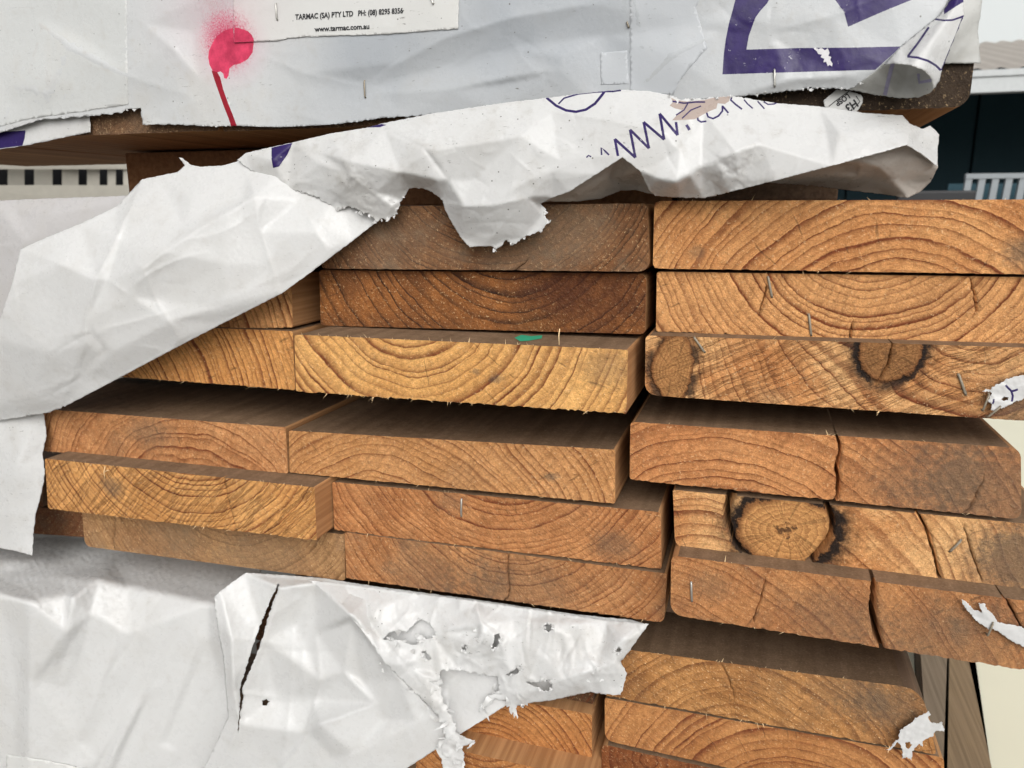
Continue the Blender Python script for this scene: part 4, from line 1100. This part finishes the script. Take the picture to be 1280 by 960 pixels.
flap = sheet('printed_fold', [(296, 200, -12), (308, 191, -12), (338, 184, -13), (366, 178, -13), (412, 167, -13), (456, 160, -13), (479, 154, -13), (539, 142, -15), (625, 129, -16), (685, 122, -16), (719, 118, -16), (775, 112, -17), (812, 114, -17), (837, 119, -17, .6), (850, 124, -16, .8), (880, 123, -14, .8), (916, 120, -14, .4), (940, 124, -13), (972, 129, -13), (1025, 133, -10), (1081, 141, -8), (1128, 144, -6),
                        (1138, 155, -12), (1153, 161, -6), (1163, 157, 2), (1174, 168, 4), (1172, 187, 0), (1172, 208, -10), (1153, 193, -22), (1134, 181, -36), (1095, 192, -42), (1040, 207, -44), (972, 225, -38), (912, 240, -20, .4), (900, 243, -16, .5), (880, 247.5, -13, .5), (850, 247, -13), (819, 245, -14), (811, 237, -26), (800, 214, -40), (778, 196.5, -42), (745, 218, -38), (711, 240, -32), (690, 247, -26), (676, 255, -14), (683, 262, -17, .7), (679, 268, -18, .7), (686, 277, -20, .9), (677, 289, -20, .9), (655, 297, -20, .9), (640, 307, -20, .9), (634, 300, -20, .8), (619, 313, -20, .8), (615, 308, -19), (600, 308, -19), (587, 309, -18), (576, 297, -16), (566, 281, -15), (556, 262, -15), (553, 250, -15, .6), (541, 241, -14, .6), (530, 236, -14, .7), (520, 235, -14, .7), (512, 236, -14, .8), (503, 250, -15, .9), (499, 259, -15, 1), (494, 270, -16, 1.2), (480, 274, -17, 1.2), (469, 277, -17, 1.2),
                        (462, 268, -16, 1.2), (450, 265, -16, 1.2), (437, 258, -15, 1.1), (424, 262, -15, 1.1), (410, 256, -15, 1), (397, 247, -15, .9), (375, 240, -14, .7), (360, 236, -14, .6), (330, 222, -14, .5), (312, 212, -13)],
    pts=[(400, 205, -24), (450, 195, -32), (560, 185, -36), (650, 170, -34), (850, 190, -40), (950, 180, -36), (1050, 165, -32), (1100, 160, -24), (340, 200, -22), (590, 225, -28), (620, 290, -26), (700, 200, -34), (470, 240, -26), (1150, 178, -14)],
    creases=[[(553, 252, -16), (580, 258, -34), (620, 256, -38), (660, 248, -34)], [(800, 214, -40), (822, 224, -44), (845, 228, -46), (862, 219, -42), (876, 208, -36)], [(778, 196.5, -42), (740, 195, -36), (690, 215, -34), (640, 235, -36)],
             [(1128, 144, -6), (1137, 165, -22), (1134, 181, -36)], [(1137, 165, -22), (1153, 161, -6)],
             [(430, 200, -34), (500, 215, -36), (535, 240, -20)], [(480, 160, -18), (530, 185, -38), (560, 225, -30)], [(400, 190, -20), (440, 220, -32), (490, 258, -22)], [(690, 140, -22), (760, 150, -32), (830, 165, -42)], [(880, 140, -24), (920, 190, -42), (925, 225, -28)], [(553, 252, -16), (545, 225, -34), (550, 200, -36)]],
    prints=[(1, ARC), (1, LIN1)] + [(1, q) for q in WWW] + [(1, DOT)] + [(1, q) for q in TA] + [(2, KRAFT)] + [(1, q) for q in KLINE] + [(1, PATCHP), (1, zz(400, 0, .375, [(155, 425), (205, 413), (222, 416), (200, 424)]))],
    step=2.1, jit=0.2, mats=[W_white, W_ink, W_kraft, W_bag], seed=31, amp=0.07, lam=60, smooth_it=2, flat=0.75, rh=1.0, fc=[(150, -15, 0.9, 38, 0.45, 3.0), (40, -12, 0.5, 110, 0.7, 5.0)], spots=[(440, 238, 42, 1.5), (912, 212, 32, 1.5), (905, 232, 26, 1.2), (480, 262, 25, 1.2), (860, 135, 26, 0.8), (1150, 190, 30, 0.4)],
    parent=main)
sheet('fold_underside', [(955, 228, 2), (975, 219, -14), (1040, 200, -22), (1095, 185, -22), (1134, 173, -20), (1155, 188, -8), (1172, 200, -4), (1172.5, 209, -6), (1163, 228, 4), (1150, 240, 6), (1134, 247.5, 2), (1105, 243, 12), (1060, 238, 18), (1017, 232, 18), (985, 230, 10)],
      pts=[(1050, 222, 0)], creases=[[(1020, 222, -2), (1072, 221, -6), (1100, 209, -16), (1150, 196, -14)], [(1085, 228, 6), (1113, 223, -8), (1134, 246, 2)], [(1113, 223, -8), (1172, 209, -6)], [(1075, 203, -22), (1070, 215, -6)]],
      mats=[W_bag], step=2.4, seed=33, fc=(40, -15, 0.5, 60, 0.7, 3.5), amp=0.1, lam=40, smooth_it=2, parent=main)
sheet('fold_underside', [(676, 252, -14), (711, 234, -18), (745, 210, -22), (777, 192, -26), (803, 212, -26), (816, 243, -8), (796, 238, 8), (777, 238, 12), (750, 249, 8), (720, 252, 0)], pts=[(770, 222, -6)], creases=[[(777, 192, -26), (760, 222, -12), (722, 244, -10)], [(765, 222, -2), (800, 232, 4)]],
      mats=[W_bag], step=2.4, seed=34, fc=(20, -35, 0.5, 50, 0.7, 3.5), amp=0.1, lam=40, smooth_it=2, parent=main)
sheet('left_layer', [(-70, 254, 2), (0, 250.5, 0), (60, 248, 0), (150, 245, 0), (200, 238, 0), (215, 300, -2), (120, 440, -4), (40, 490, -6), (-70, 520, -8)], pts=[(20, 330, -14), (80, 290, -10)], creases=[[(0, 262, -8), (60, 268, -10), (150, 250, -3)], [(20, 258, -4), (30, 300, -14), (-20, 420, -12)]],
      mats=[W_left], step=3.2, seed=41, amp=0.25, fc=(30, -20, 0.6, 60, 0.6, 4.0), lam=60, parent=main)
sheet('hanging_edge', [(-70, 495, -12), (20, 500, -12), (44, 508, -12), (55, 519, -9), (58, 545, -8, .4), (53, 566, -9, .4), (56, 592, -11, .4), (52, 616, -13, .4), (45, 640, -14, .3), (42, 662, -14, .3), (40, 694.5, -16), (20, 689, -15), (-70, 672, -12)], pts=[(20, 570, -18), (10, 640, -20)],
      creases=[[(44, 520, -12), (20, 580, -22), (-30, 620, -14)]], mats=[W_white], step=3, seed=43, amp=0.2, fc=(16, 80, 0.5, 80, 0.6, 5.0), lam=70, parent=main)

# ---- lower pack: wrap over its end
ZT = -0.362
def dz(x, y, z=ZT): return float((atZ(x, y, z)[1]) * 1000)
H1e = [(-70, 738), (0, 744), (49, 750), (82, 744), (124, 724), (161, 733), (262, 754), (286, 758)]
H1_out = [(-70, 664, dz(-70, 664)), (40, 666, dz(40, 666)), (110, 670, dz(110, 670)), (200, 682, dz(200, 682)), (326, 709, dz(326, 709)), (328, 738, dz(328, 738)), (300, 757, dz(300, 760) - 3), (290, 770, dz(290, 772) - 4), (292, 860, -10), (284, 1080, -4), (-70, 1080, -42)]
H1_edge = [(a, b, dz(a, b) - 2 if k not in (4,) else dz(a, b) - 16) for k, (a, b) in enumerate(H1e)]
diag = []
for (xa, ya, xb, yb, h) in ((152, 790, 96, 930, 1.3), (215, 772, 122, 985, 1.9), (250, 800, 196, 930, 1.2), (262, 860, 190, 1020, 1.6), (112, 770, 78, 860, 1.5), (180, 860, 60, 1040, 1.2)):
    for k, s in ((0, 1), (1, -1)):
        dx = (9 + 2.1 * h) * k
        f = lambda x, y: -46 + 40 * np.clip(x / 262, 0, 1) - 0.0 * y
        diag.append([(xa + dx, ya, float(f(xa + dx, ya)) - s * h * .3), ((xa + xb) / 2 + dx, (ya + yb) / 2, float(f((xa + xb) / 2 + dx, 0)) - s * h), (xb + dx, yb, float(f(xb + dx, yb)) - s * h * .6)])
lower = sheet('pack_wrap', H1_out, pts=[(20, 850, -44), (20, 1000, -44)], creases=[H1_edge, [(36, 752, dz(36, 750) - 6), (38, 850, -50), (36, 1000, -50)], [(124, 724, dz(124, 724) - 16), (90, 748, dz(90, 745) - 10), (84, 790, -44)], [(0, 702, dz(0, 702) - 5), (60, 700, dz(60, 700) - 3), (110, 690, dz(110, 690))], [(0, 720, dz(0, 720) + 3), (80, 722, dz(80, 722) - 3), (140, 700, dz(140, 700))]] + diag,
    mats=[W_clean], step=3.2, jit=0.1, seed=51, amp=0.08, lam=90, smooth_it=2, rh=0.8, fc=[(46, 116, 0.10, 220, 0.8, 5.0), (20, 20, 0.5, 50, 0.5, 4.0)], spots=[(110, 740, 40, 0.6)], label='smooth white plastic wrap over the lower pack at bottom left', cat='plastic wrap')
lab2 = patch('paper_label', [(8, 943), (60, 951), (108, 961), (110, 1060), (4, 1060)], W_label, 0.8, 5.0, parent=lower)
SLIT = [(347.5, 729.5), (349.5, 731), (342, 751), (334.5, 773), (327, 801), (317, 828), (309, 846), (302.5, 862), (304, 874), (301, 888), (298.5, 912), (297.5, 918), (296.6, 912), (299, 890), (300.5, 876), (299.5, 862), (305, 843), (313.5, 815), (325, 782), (337, 752)]
tornl = sheet('torn_wrap', [(268, 746, -26), (276, 738, -22), (307, 716, -8), (330, 717, -2), (400, 722, 4), (470, 733, 6), (600, 750, 8), (720, 768, 6), (790, 775, 4), (806, 780, -2), (796, 795, -6), (784, 815, -8), (772, 828, -8), (774, 842, -8), (770, 862, -9), (740, 862, -10), (700, 870, -12), (640, 877, -16), (610, 896, -20), (575, 918, -24), (540, 940, -26), (509, 960, -27), (470, 985, -28), (420, 1040, -30), (210, 1040, -34), (255, 960, -28), (270, 930, -28), (285, 896, -30), (279, 825, -32, .5), (270, 772, -30, .5)],
    pts=[(450, 850, -14), (420, 950, -26), (600, 820, -2), (700, 820, -4), (480, 900, -20), (340, 960, -22), (560, 880, -12), (370, 780, -8)],
    creases=[[(275, 740, -24), (290, 800, -36), (292, 850, -36), (300, 905, -30), (255, 1000, -28)], [(307, 718, -8), (350, 735, -14), (395, 728, -4), (440, 770, -26), (500, 850, -24), (545, 895, -24)], [(352, 740, -14), (330, 800, -20), (303, 866, -26), (345, 872, -14), (395, 875, -12)], [(395, 790, -10), (400, 850, -18), (385, 915, -24), (330, 1000, -28)], [(440, 775, -16), (430, 840, -16), (470, 880, -22), (400, 905, -30), (380, 915, -24)],
             [(560, 860, -8), (520, 900, -26), (440, 940, -30), (360, 1010, -26)], [(600, 760, 0), (590, 800, -6), (560, 850, -8)]],
    holes=[SLIT, zz(0, 600, .375, [(872, 735), (888, 730), (900, 738), (888, 752), (875, 752)])], step=2.8, jit=0.2, mats=[W_clean], seed=61, amp=0.10, lam=80, smooth_it=3, facet=0.95, flat=1.15, rh=2.2, fc=[(30, 106, 0.22, 180, 1.0, 6.0), (14, -32, 0.25, 170, 1.2, 8.0), (16, 60, 0.8, 45, 0.6, 4.0)], spots=[(300, 870, 30, 0.6), (340, 740, 40, 0.5)],
    label='torn white wrap bunched over the lower pack with a long dark slit and holes', cat='plastic wrap')
Hb = [(385, 725, -6), (430, 730, -2), (520, 742, 2), (600, 752, 2), (700, 767, 0), (760, 776, -2), (811, 780, -8), (800, 795, -11, .3), (786, 815, -13, .3), (776, 827, -14, .4), (784, 842, -14, .5), (781, 852, -14, .4), (776, 869, -15, .4), (755, 868, -15, .4), (738, 865, -15), (700, 873, -17), (686, 876, -18), (660, 879, -18, .5), (646, 882, -19, .8), (644, 893, -20, .8), (637, 884, -19, .6), (634, 877, -19, .8), (620, 873, -18, .9), (611, 882, -19, .9), (598, 890, -19, .9), (604, 876, -19, .9),
      (623, 862, -17, .9), (622, 846, -16, .9), (597, 842, -16, .8), (570, 838, -18, .8), (552, 838, -22, .9), (549, 850, -25, 1), (554, 875, -28, 1.2), (566, 900, -31, 1.2), (574, 922, -32, .8), (594, 925, -34, .4), (592, 929, -34, .4), (578, 933, -33, 1), (581, 960, -34, 1.2), (577, 1000, -34, 1), (551, 1000, -34, 1), (556, 965, -34, 1.2), (546, 932, -33, 1.2), (557, 922, -33, 1), (549, 897, -31, .9), (535, 882, -29, .6), (515, 862, -28, .5), (497, 845, -28, .5), (478, 825, -29, .5), (465, 805, -30, .4), (450, 785, -29, .4), (425, 755, -20, .3), (402, 737, -11)]
holesB = [zz(400, 600, .375, [(208, 530), (232, 508), (262, 500), (285, 508), (305, 490), (335, 463), (365, 478), (384, 508), (380, 528), (352, 530), (336, 515), (318, 530), (330, 548), (300, 548), (262, 532), (232, 535)]), zz(400, 600, .375, [(744, 486), (762, 476), (778, 484), (776, 500), (762, 508), (748, 500)]),
          zz(540, 700, .2708, [(340, 530), (372, 510), (405, 486), (412, 500), (396, 522), (365, 538)]), zz(540, 700, .2708, [(430, 562), (480, 566), (520, 556), (548, 552), (556, 585), (546, 604), (515, 606), (495, 590), (460, 580)]), zz(540, 700, .2708, [(136, 404), (150, 392), (164, 400), (158, 416), (140, 416)]),
          zz(540, 700, .2708, [(290, 345), (312, 340), (316, 372), (300, 400), (270, 416), (284, 382)]), zz(540, 700, .2708, [(846, 420), (862, 400), (874, 412), (858, 432)]), zz(400, 600, .375, [(338, 572), (352, 570), (372, 596), (362, 602), (344, 588)])]
ragged = sheet('ragged_top_layer', Hb, pts=[(640, 800, -14), (700, 815, -16), (600, 790, -12), (750, 820, -16), (540, 790, -14), (500, 770, -12), (540, 840, -20), (470, 760, -14), (720, 855, -24)],
      creases=[[(430, 732, -4), (470, 790, -24), (510, 835, -30), (550, 885, -33)], [(595, 750, -2), (602, 780, -16), (598, 805, -18), (570, 835, -16)], [(690, 780, -10), (680, 820, -18), (640, 845, -20)], [(811, 780, -8), (780, 800, -20), (768, 826, -22), (740, 835, -22)], [(740, 838, -24), (700, 850, -26), (655, 868, -22)], [(640, 775, -6), (625, 800, -18), (590, 830, -16)], [(720, 780, -8), (712, 810, -16), (700, 840, -24)]],
      holes=holesB, thick=0.00018, step=2.3, jit=0.3, mats=[W_white], seed=71, amp=0.25, lam=48, smooth_it=6, rh=1.9, facet=0.95, fc=[(120, 105, 0.6, 45, 1.1, 3.2), (60, 30, 0.6, 40, 0.9, 3.0)], spots=[(745, 846, 24, 1.8), (505, 800, 30, 1.6), (590, 785, 24, 1.3), (563, 950, 40, 3.2), (540, 872, 24, 2.4), (630, 860, 30, 1.0), (480, 760, 30, 0.7), (690, 860, 20, 1.0)], parent=tornl)

for q, h_ in enumerate(holesB): shreds(ragged, along(h_ + h_[:1], 9 if q in (0, 3) else 4, 300 + q), 400 + q, 6.5, down=0.2)
shreds(ragged, along(Hb, 22, 320, 17, 48), 420, 13)
shreds(ragged, [(575, 930), (560, 902), (549, 900), (641, 886), (600, 886), (612, 872), (553, 852), (578, 955), (556, 962), (660, 878), (500, 792), (530, 800), (548, 935)], 433, 27)
shreds(ragged, [(505, 800), (495, 806), (515, 812), (488, 798), (740, 846), (748, 840), (735, 852), (755, 850), (742, 834), (597, 800), (594, 790), (604, 806), (556, 905), (562, 925), (552, 945), (568, 950), (480, 838), (474, 832)], 421, 9, down=0.2)
shreds(flap, [(424, 262), (430, 259), (445, 264), (452, 266), (462, 268), (470, 277), (478, 275), (486, 273), (492, 270), (498, 260), (506, 246), (640, 306), (655, 297), (684, 277), (678, 289), (619, 312), (683, 264), (838, 121), (846, 125), (866, 126), (898, 122), (916, 121)], 430, 7)
shreds(upper_wrap, along(U_out, 12, 330, 8, 14) + [(160, 137), (168, 136), (180, 155), (270, 158), (719, 118)], 431, 3.5)
# ---- scraps left under staples
def scrap(label, outline, d, seed, prints=(), holes=(), st=(), amp=0.8):
    o = sheet('wrap_scrap', [(a, b, d, .5) for a, b in outline], mats=[W_white, W_ink], prints=prints, holes=holes, step=1.5, jit=0.5, seed=seed, amp=amp * 0.45, lam=22, smooth_it=1,
              spots=[(outline[0][0], outline[0][1], 60, 0.5)], label=label, cat='wrap scrap', group='scraps of torn wrap on the board ends')
    for a, b in st: staple_on(o, a, b, M_rust)
    return o
zs = lambda p: zz(1120, 480, .1876, p)
scrap('scrap of white wrap with purple print stuck on the third right-hand board', zs([(575, 48), (600, 32), (628, 40), (640, 20), (700, -10), (760, -42), (860, -60), (1000, -40), (990, 40), (860, 96), (800, 115), (740, 150), (690, 165), (650, 180), (632, 172), (640, 140), (612, 110), (640, 60), (615, 52)]), -17, 81,
      prints=[(1, stroke(zs([(730, 8), (752, 32), (770, 48)]), 2.6)), (1, stroke(zs([(768, 50), (790, 44), (812, 36)]), 2.6)), (1, stroke(zs([(768, 46), (778, 80), (772, 118)]), 2.8)), (1, stroke(zs([(652, 100), (650, 118), (644, 132)]), 2.2))],
      holes=[zs([(700, 102), (724, 86), (752, 92), (745, 108), (716, 112)])], st=[((1236, 492), (1228, 513)), ((1250, 508), (1234, 521))])
z9 = lambda p: zz(800, 600, .375, p)
scrap('scrap of white wrap with pointed tails on the lowest right-hand board', z9([(1070, 396), (1095, 412), (1110, 432), (1140, 442), (1128, 412), (1150, 412), (1156, 430), (1178, 450), (1190, 472), (1215, 480), (1250, 484), (1300, 500), (1380, 520), (1370, 580), (1290, 560), (1240, 538), (1200, 510), (1176, 496), (1160, 498), (1145, 485), (1120, 470), (1102, 446), (1082, 425)]), -21, 83, st=[((1241, 778), (1234, 794))])
zr = lambda p: zz(1080, 800, .16667, p)
scrap('crumpled scrap of white wrap on the rough board of the lower pack', zr([(168, 826), (200, 806), (236, 752), (262, 745), (258, 710), (275, 675), (320, 645), (362, 620), (385, 585), (420, 570), (455, 552), (488, 535), (500, 560), (480, 580), (500, 615), (545, 628), (585, 615), (605, 690), (560, 680), (530, 690), (515, 725), (470, 740), (440, 760), (440, 800), (420, 780), (395, 800), (365, 830), (358, 905), (325, 880), (285, 890), (290, 850), (278, 800), (255, 765), (225, 800), (195, 826)]), -8, 85, holes=[zr([(310, 770), (345, 765), (360, 790), (330, 822), (312, 805)])], amp=1.6)

# splinters standing in the gap
for (pl, par) in (([(699, 431), (698.5, 420), (699.5, 411)], 'L3'), ([(131, 598), (130, 590), (131.5, 583)], 'l5'), ([(131, 590), (134, 588), (136, 588)], 'l5')):
    dd = {'L3': -0.038, 'l5': -0.0255}[par]
    tv, tf = tube_vf([atY(a, b, dd) for a, b in pl], 0.00042, 5)
    mesh_obj('splinter', tv, tf, M_splint, boards[par])

# ------------------------------------------------------------------ ground, far things
N = NT('yard_concrete')
P_ = N.obj()
cc = N.mix(N.noise(P_, 3.0, 6, 0.65), (0.17, 0.165, 0.15, 1), (0.25, 0.24, 0.22, 1))
cc = N.mix(N.math('MULTIPLY', N.smooth(N.noise(P_, 40.0, 4, 0.7), 0.55, 0.8), 0.25), cc, (0.12, 0.115, 0.10, 1))
M_conc = N.done(cc, 0.85, 0.2)
GZ = -0.82
gv = [(-40, -20, GZ), (40, -20, GZ), (40, 80, GZ), (-40, 80, GZ)]
mesh_obj('ground', gv, [(0, 1, 2, 3)], M_conc, kind='structure', origin=np.array((0, 0, GZ)))

# long weathered boards lying lower down beside the pack
def low_board(label, pa, pb, pc, pd, z, th, mat):
    A, B = atZ(*pa, z), atZ(*pb, z); C_, D_ = atZ(*pc, z), atZ(*pd, z)
    def ext(p, q, k): return q + (q - p) / np.linalg.norm(q - p) * k
    A2, D2 = ext(B, A, 0.9), ext(C_, D_, 0.9)
    B2, C2 = ext(A, B, 0.25), ext(D_, C_, 0.25)
    up_ = np.array((0, 0, th))
    V = [A2, B2, C2, D2] + [p - up_ for p in (A2, B2, C2, D2)]
    V = [tuple(v) for v in V]
    bm = bmesh.new()
    vv = [bm.verts.new(v) for v in V]
    for f in ((0, 1, 2, 3), (7, 6, 5, 4), (0, 4, 5, 1), (1, 5, 6, 2), (2, 6, 7, 3), (3, 7, 4, 0)): bm.faces.new([vv[i] for i in f])
    bmesh.ops.recalc_face_normals(bm, faces=bm.faces)
    bmesh.ops.bevel(bm, geom=list(bm.edges), offset=0.003, segments=2, affect='EDGES')
    bm.verts.index_update()
    VV = [v.co[:] for v in bm.verts]; FF = [[v.index for v in f.verts] for f in bm.faces]; bm.free()
    return mesh_obj('weathered_board', VV, FF, mat, None, False, label=label, cat='timber board', group='long boards lying low beside the pack')
low_board('low weathered board nearest the lower pack, grey-green', (1150, 822), (1160, 960), (1183, 960), (1187, 822), -0.60, 0.045, M_grey)
low_board('low weathered board with brown edge beside the pale ground', (1190, 822), (1188, 960), (1236, 960), (1208, 826), -0.61, 0.045, side_wood('tan_weathered_pine', (0.20, 0.14, 0.08, 1), (0.32, 0.23, 0.135, 1), 0.2))

# the rest of the lower pack that carries these: bearers on the ground
bevel_box('timber_bearer', (-0.80, 0.25, GZ), (0.345, 0.34, -0.6585), M_dark, label='heavy dark bearer on the ground under the lower pack', cat='bearer')

M_creamw = plain('cream_sheet', (0.82, 0.79, 0.62, 1), 0.55, 0.3, var=0.05, scale=5)
bevel_box('cream_pack', (0.30, 0.355, GZ), (1.7, 3.2, -0.662), M_creamw, r=0.012, label='low pack covered in pale cream sheet to the right of the stack', cat='timber pack')
bevel_box('white_building', (-6, 14.0, GZ), (14, 16.0, 5.5), plain('white_wall_paint', (0.60, 0.63, 0.63, 1), 0.7, 0.2, var=0.03, scale=1.5), r=0.03, label='plain white building wall rising behind the shed roof', cat='building')
# steel rack beam behind the gap at the left
M_cream = plain('cream_enamel', (0.56, 0.53, 0.46, 1), 0.5, 0.4)
M_blk = plain('black_plastic', (0.018, 0.018, 0.02, 1), 0.5)
rk = empty('rack_beam', (-1.93, 1.25, 0.03), label='cream slotted steel rack beam seen through the gap at left', cat='rack beam')
def rpt(x, y, back=0.0):
    t = (x + 60) / 215.0
    return atY(x, y, 1.0 + 0.5 * t + back)
def rquad(nm, x0, x1, y0, y1, mat, th=0.003, off=0.0, wob=0):
    V = [rpt(x0, y0, off), rpt(x1, y0, off), rpt(x1, y1, off), rpt(x0, y1, off)]
    V += [v + np.array((0, th, 0)) for v in V]
    return mesh_obj(nm, V, [(0, 3, 2, 1), (4, 5, 6, 7), (0, 1, 5, 4), (1, 2, 6, 5), (2, 3, 7, 6), (3, 0, 4, 7)], mat, rk, False)
rquad('top_rail', -60, 175, 193, 211.5, M_cream)
rquad('bottom_rail', -60, 175, 231.5, 262, M_cream)
rquad('back_plate', -60, 175, 190, 262, M_blk, 0.01, 0.05)
rquad('dark_strip', 71, 148, 200.5, 209.5, M_blk, 0.004, -0.006)
sx_ = [-30, 3, 36, 71, 103, 129, 149]
ed = -60
for s in sx_:
    hw = 6.6 - max(0, s - 60) * 0.018
    rquad('web', ed, s - hw, 211.5, 231.5, M_cream); ed = s + hw
rquad('web', ed, 175, 211.5, 231.5, M_cream)

# far shed on the right
shed = empty('open_shed', (1.6, 6.4, GZ), label='open shed with beige corrugated roof and white gutter at upper right', cat='shed')
M_roof = plain('beige_roof_sheet', (0.40, 0.365, 0.325, 1), 0.6, 0.3, var=0.08, scale=3)
M_gut = plain('white_gutter_paint', (0.48, 0.50, 0.50, 1), 0.5)
M_teal = plain('dark_teal_cladding', (0.012, 0.045, 0.062, 1), 0.6)
M_void = plain('dark_interior', (0.010, 0.012, 0.014, 1), 0.8)
X0, X1 = -1.5, 6.0
zg0, zg1 = 0.82, 0.955
def shed_box(nm, a, b, m): return mesh_obj(nm, *box_vf(a, b), m, shed, False)
shed_box('gutter', (X0, 5.9, zg0), (X1, 6.0, zg1), M_gut)
shed_box('gutter_lip', (X0, 5.885, zg1 - 0.03), (X1, 5.899, zg1 + 0.012), M_gut)
# corrugated roof rising away from the gutter
V, Fc = [], []
nc = 300
for k in range(nc + 1):
    xx = X0 + (X1 - X0) * k / nc
    h = 0.012 * math.sin(k * 2 * math.pi / 6)
    V += [(xx, 5.93, zg1 + 0.02 + h), (xx, 9.2, zg1 + 0.78 + h)]
Fc = [(2 * k, 2 * k + 2, 2 * k + 3, 2 * k + 1) for k in range(nc)]
mesh_obj('roof', V, Fc, M_roof, shed, True)
shed_box('back_wall', (X0, 9.0, GZ), (X1, 9.1, zg1 + 0.6), M_teal)
for k in range(12):
    shed_box('wall_panel', (X0 + k * 0.6, 8.93, GZ), (X0 + k * 0.6 + 0.57, 8.99, zg1 + 0.5), M_teal)
shed_box('side_wall', (X0 - 0.05, 6.02, GZ), (X0, 9.0, zg1 + 0.1), M_void)
shed_box('side_wall', (X1, 6.02, GZ), (X1 + 0.05, 9.0, zg1 + 0.1), M_void)
shed_box('post', (3.2, 6.02, GZ), (3.3, 6.12, zg0), M_teal)
# white slatted crate in front of the shed
M_wp = plain('white_plastic', (0.24, 0.26, 0.275, 1), 0.5)
cr = empty('slatted_crate', (1.2, 4.0, 0.0), label='white slatted crate standing in front of the dark shed', cat='crate')
def cr_box(nm, a, b, m=M_wp): return mesh_obj(nm, *box_vf(a, b), m, cr, False)
cr_box('rim', (0.985, 4.0, 0.165), (1.75, 4.04, 0.19))
cr_box('base_rail', (0.965, 4.0, -0.20), (1.75, 4.04, -0.17))
for k in range(13):
    x = 0.975 + k * 0.06
    V, Fc = box_vf((x, 4.005, -0.17), (x + 0.03, 4.035, 0.165))
    V = [(a + (0.012 if c > 0 else -0.006), b, c) for a, b, c in V]
    mesh_obj('slat', V, Fc, M_wp, cr, False)
cr_box('back_panel', (0.97, 4.30, -0.19), (1.75, 4.32, 0.15), M_teal)
cr_box('stand', (0.97, 4.02, GZ), (1.75, 4.31, -0.2), M_void)
bevel_box('dark_pipe', (0.62, 3.6, GZ), (0.95, 3.66, 0.098), M_blk, r=0.01, label='dark low barrier in front of the shed opening', cat='barrier')
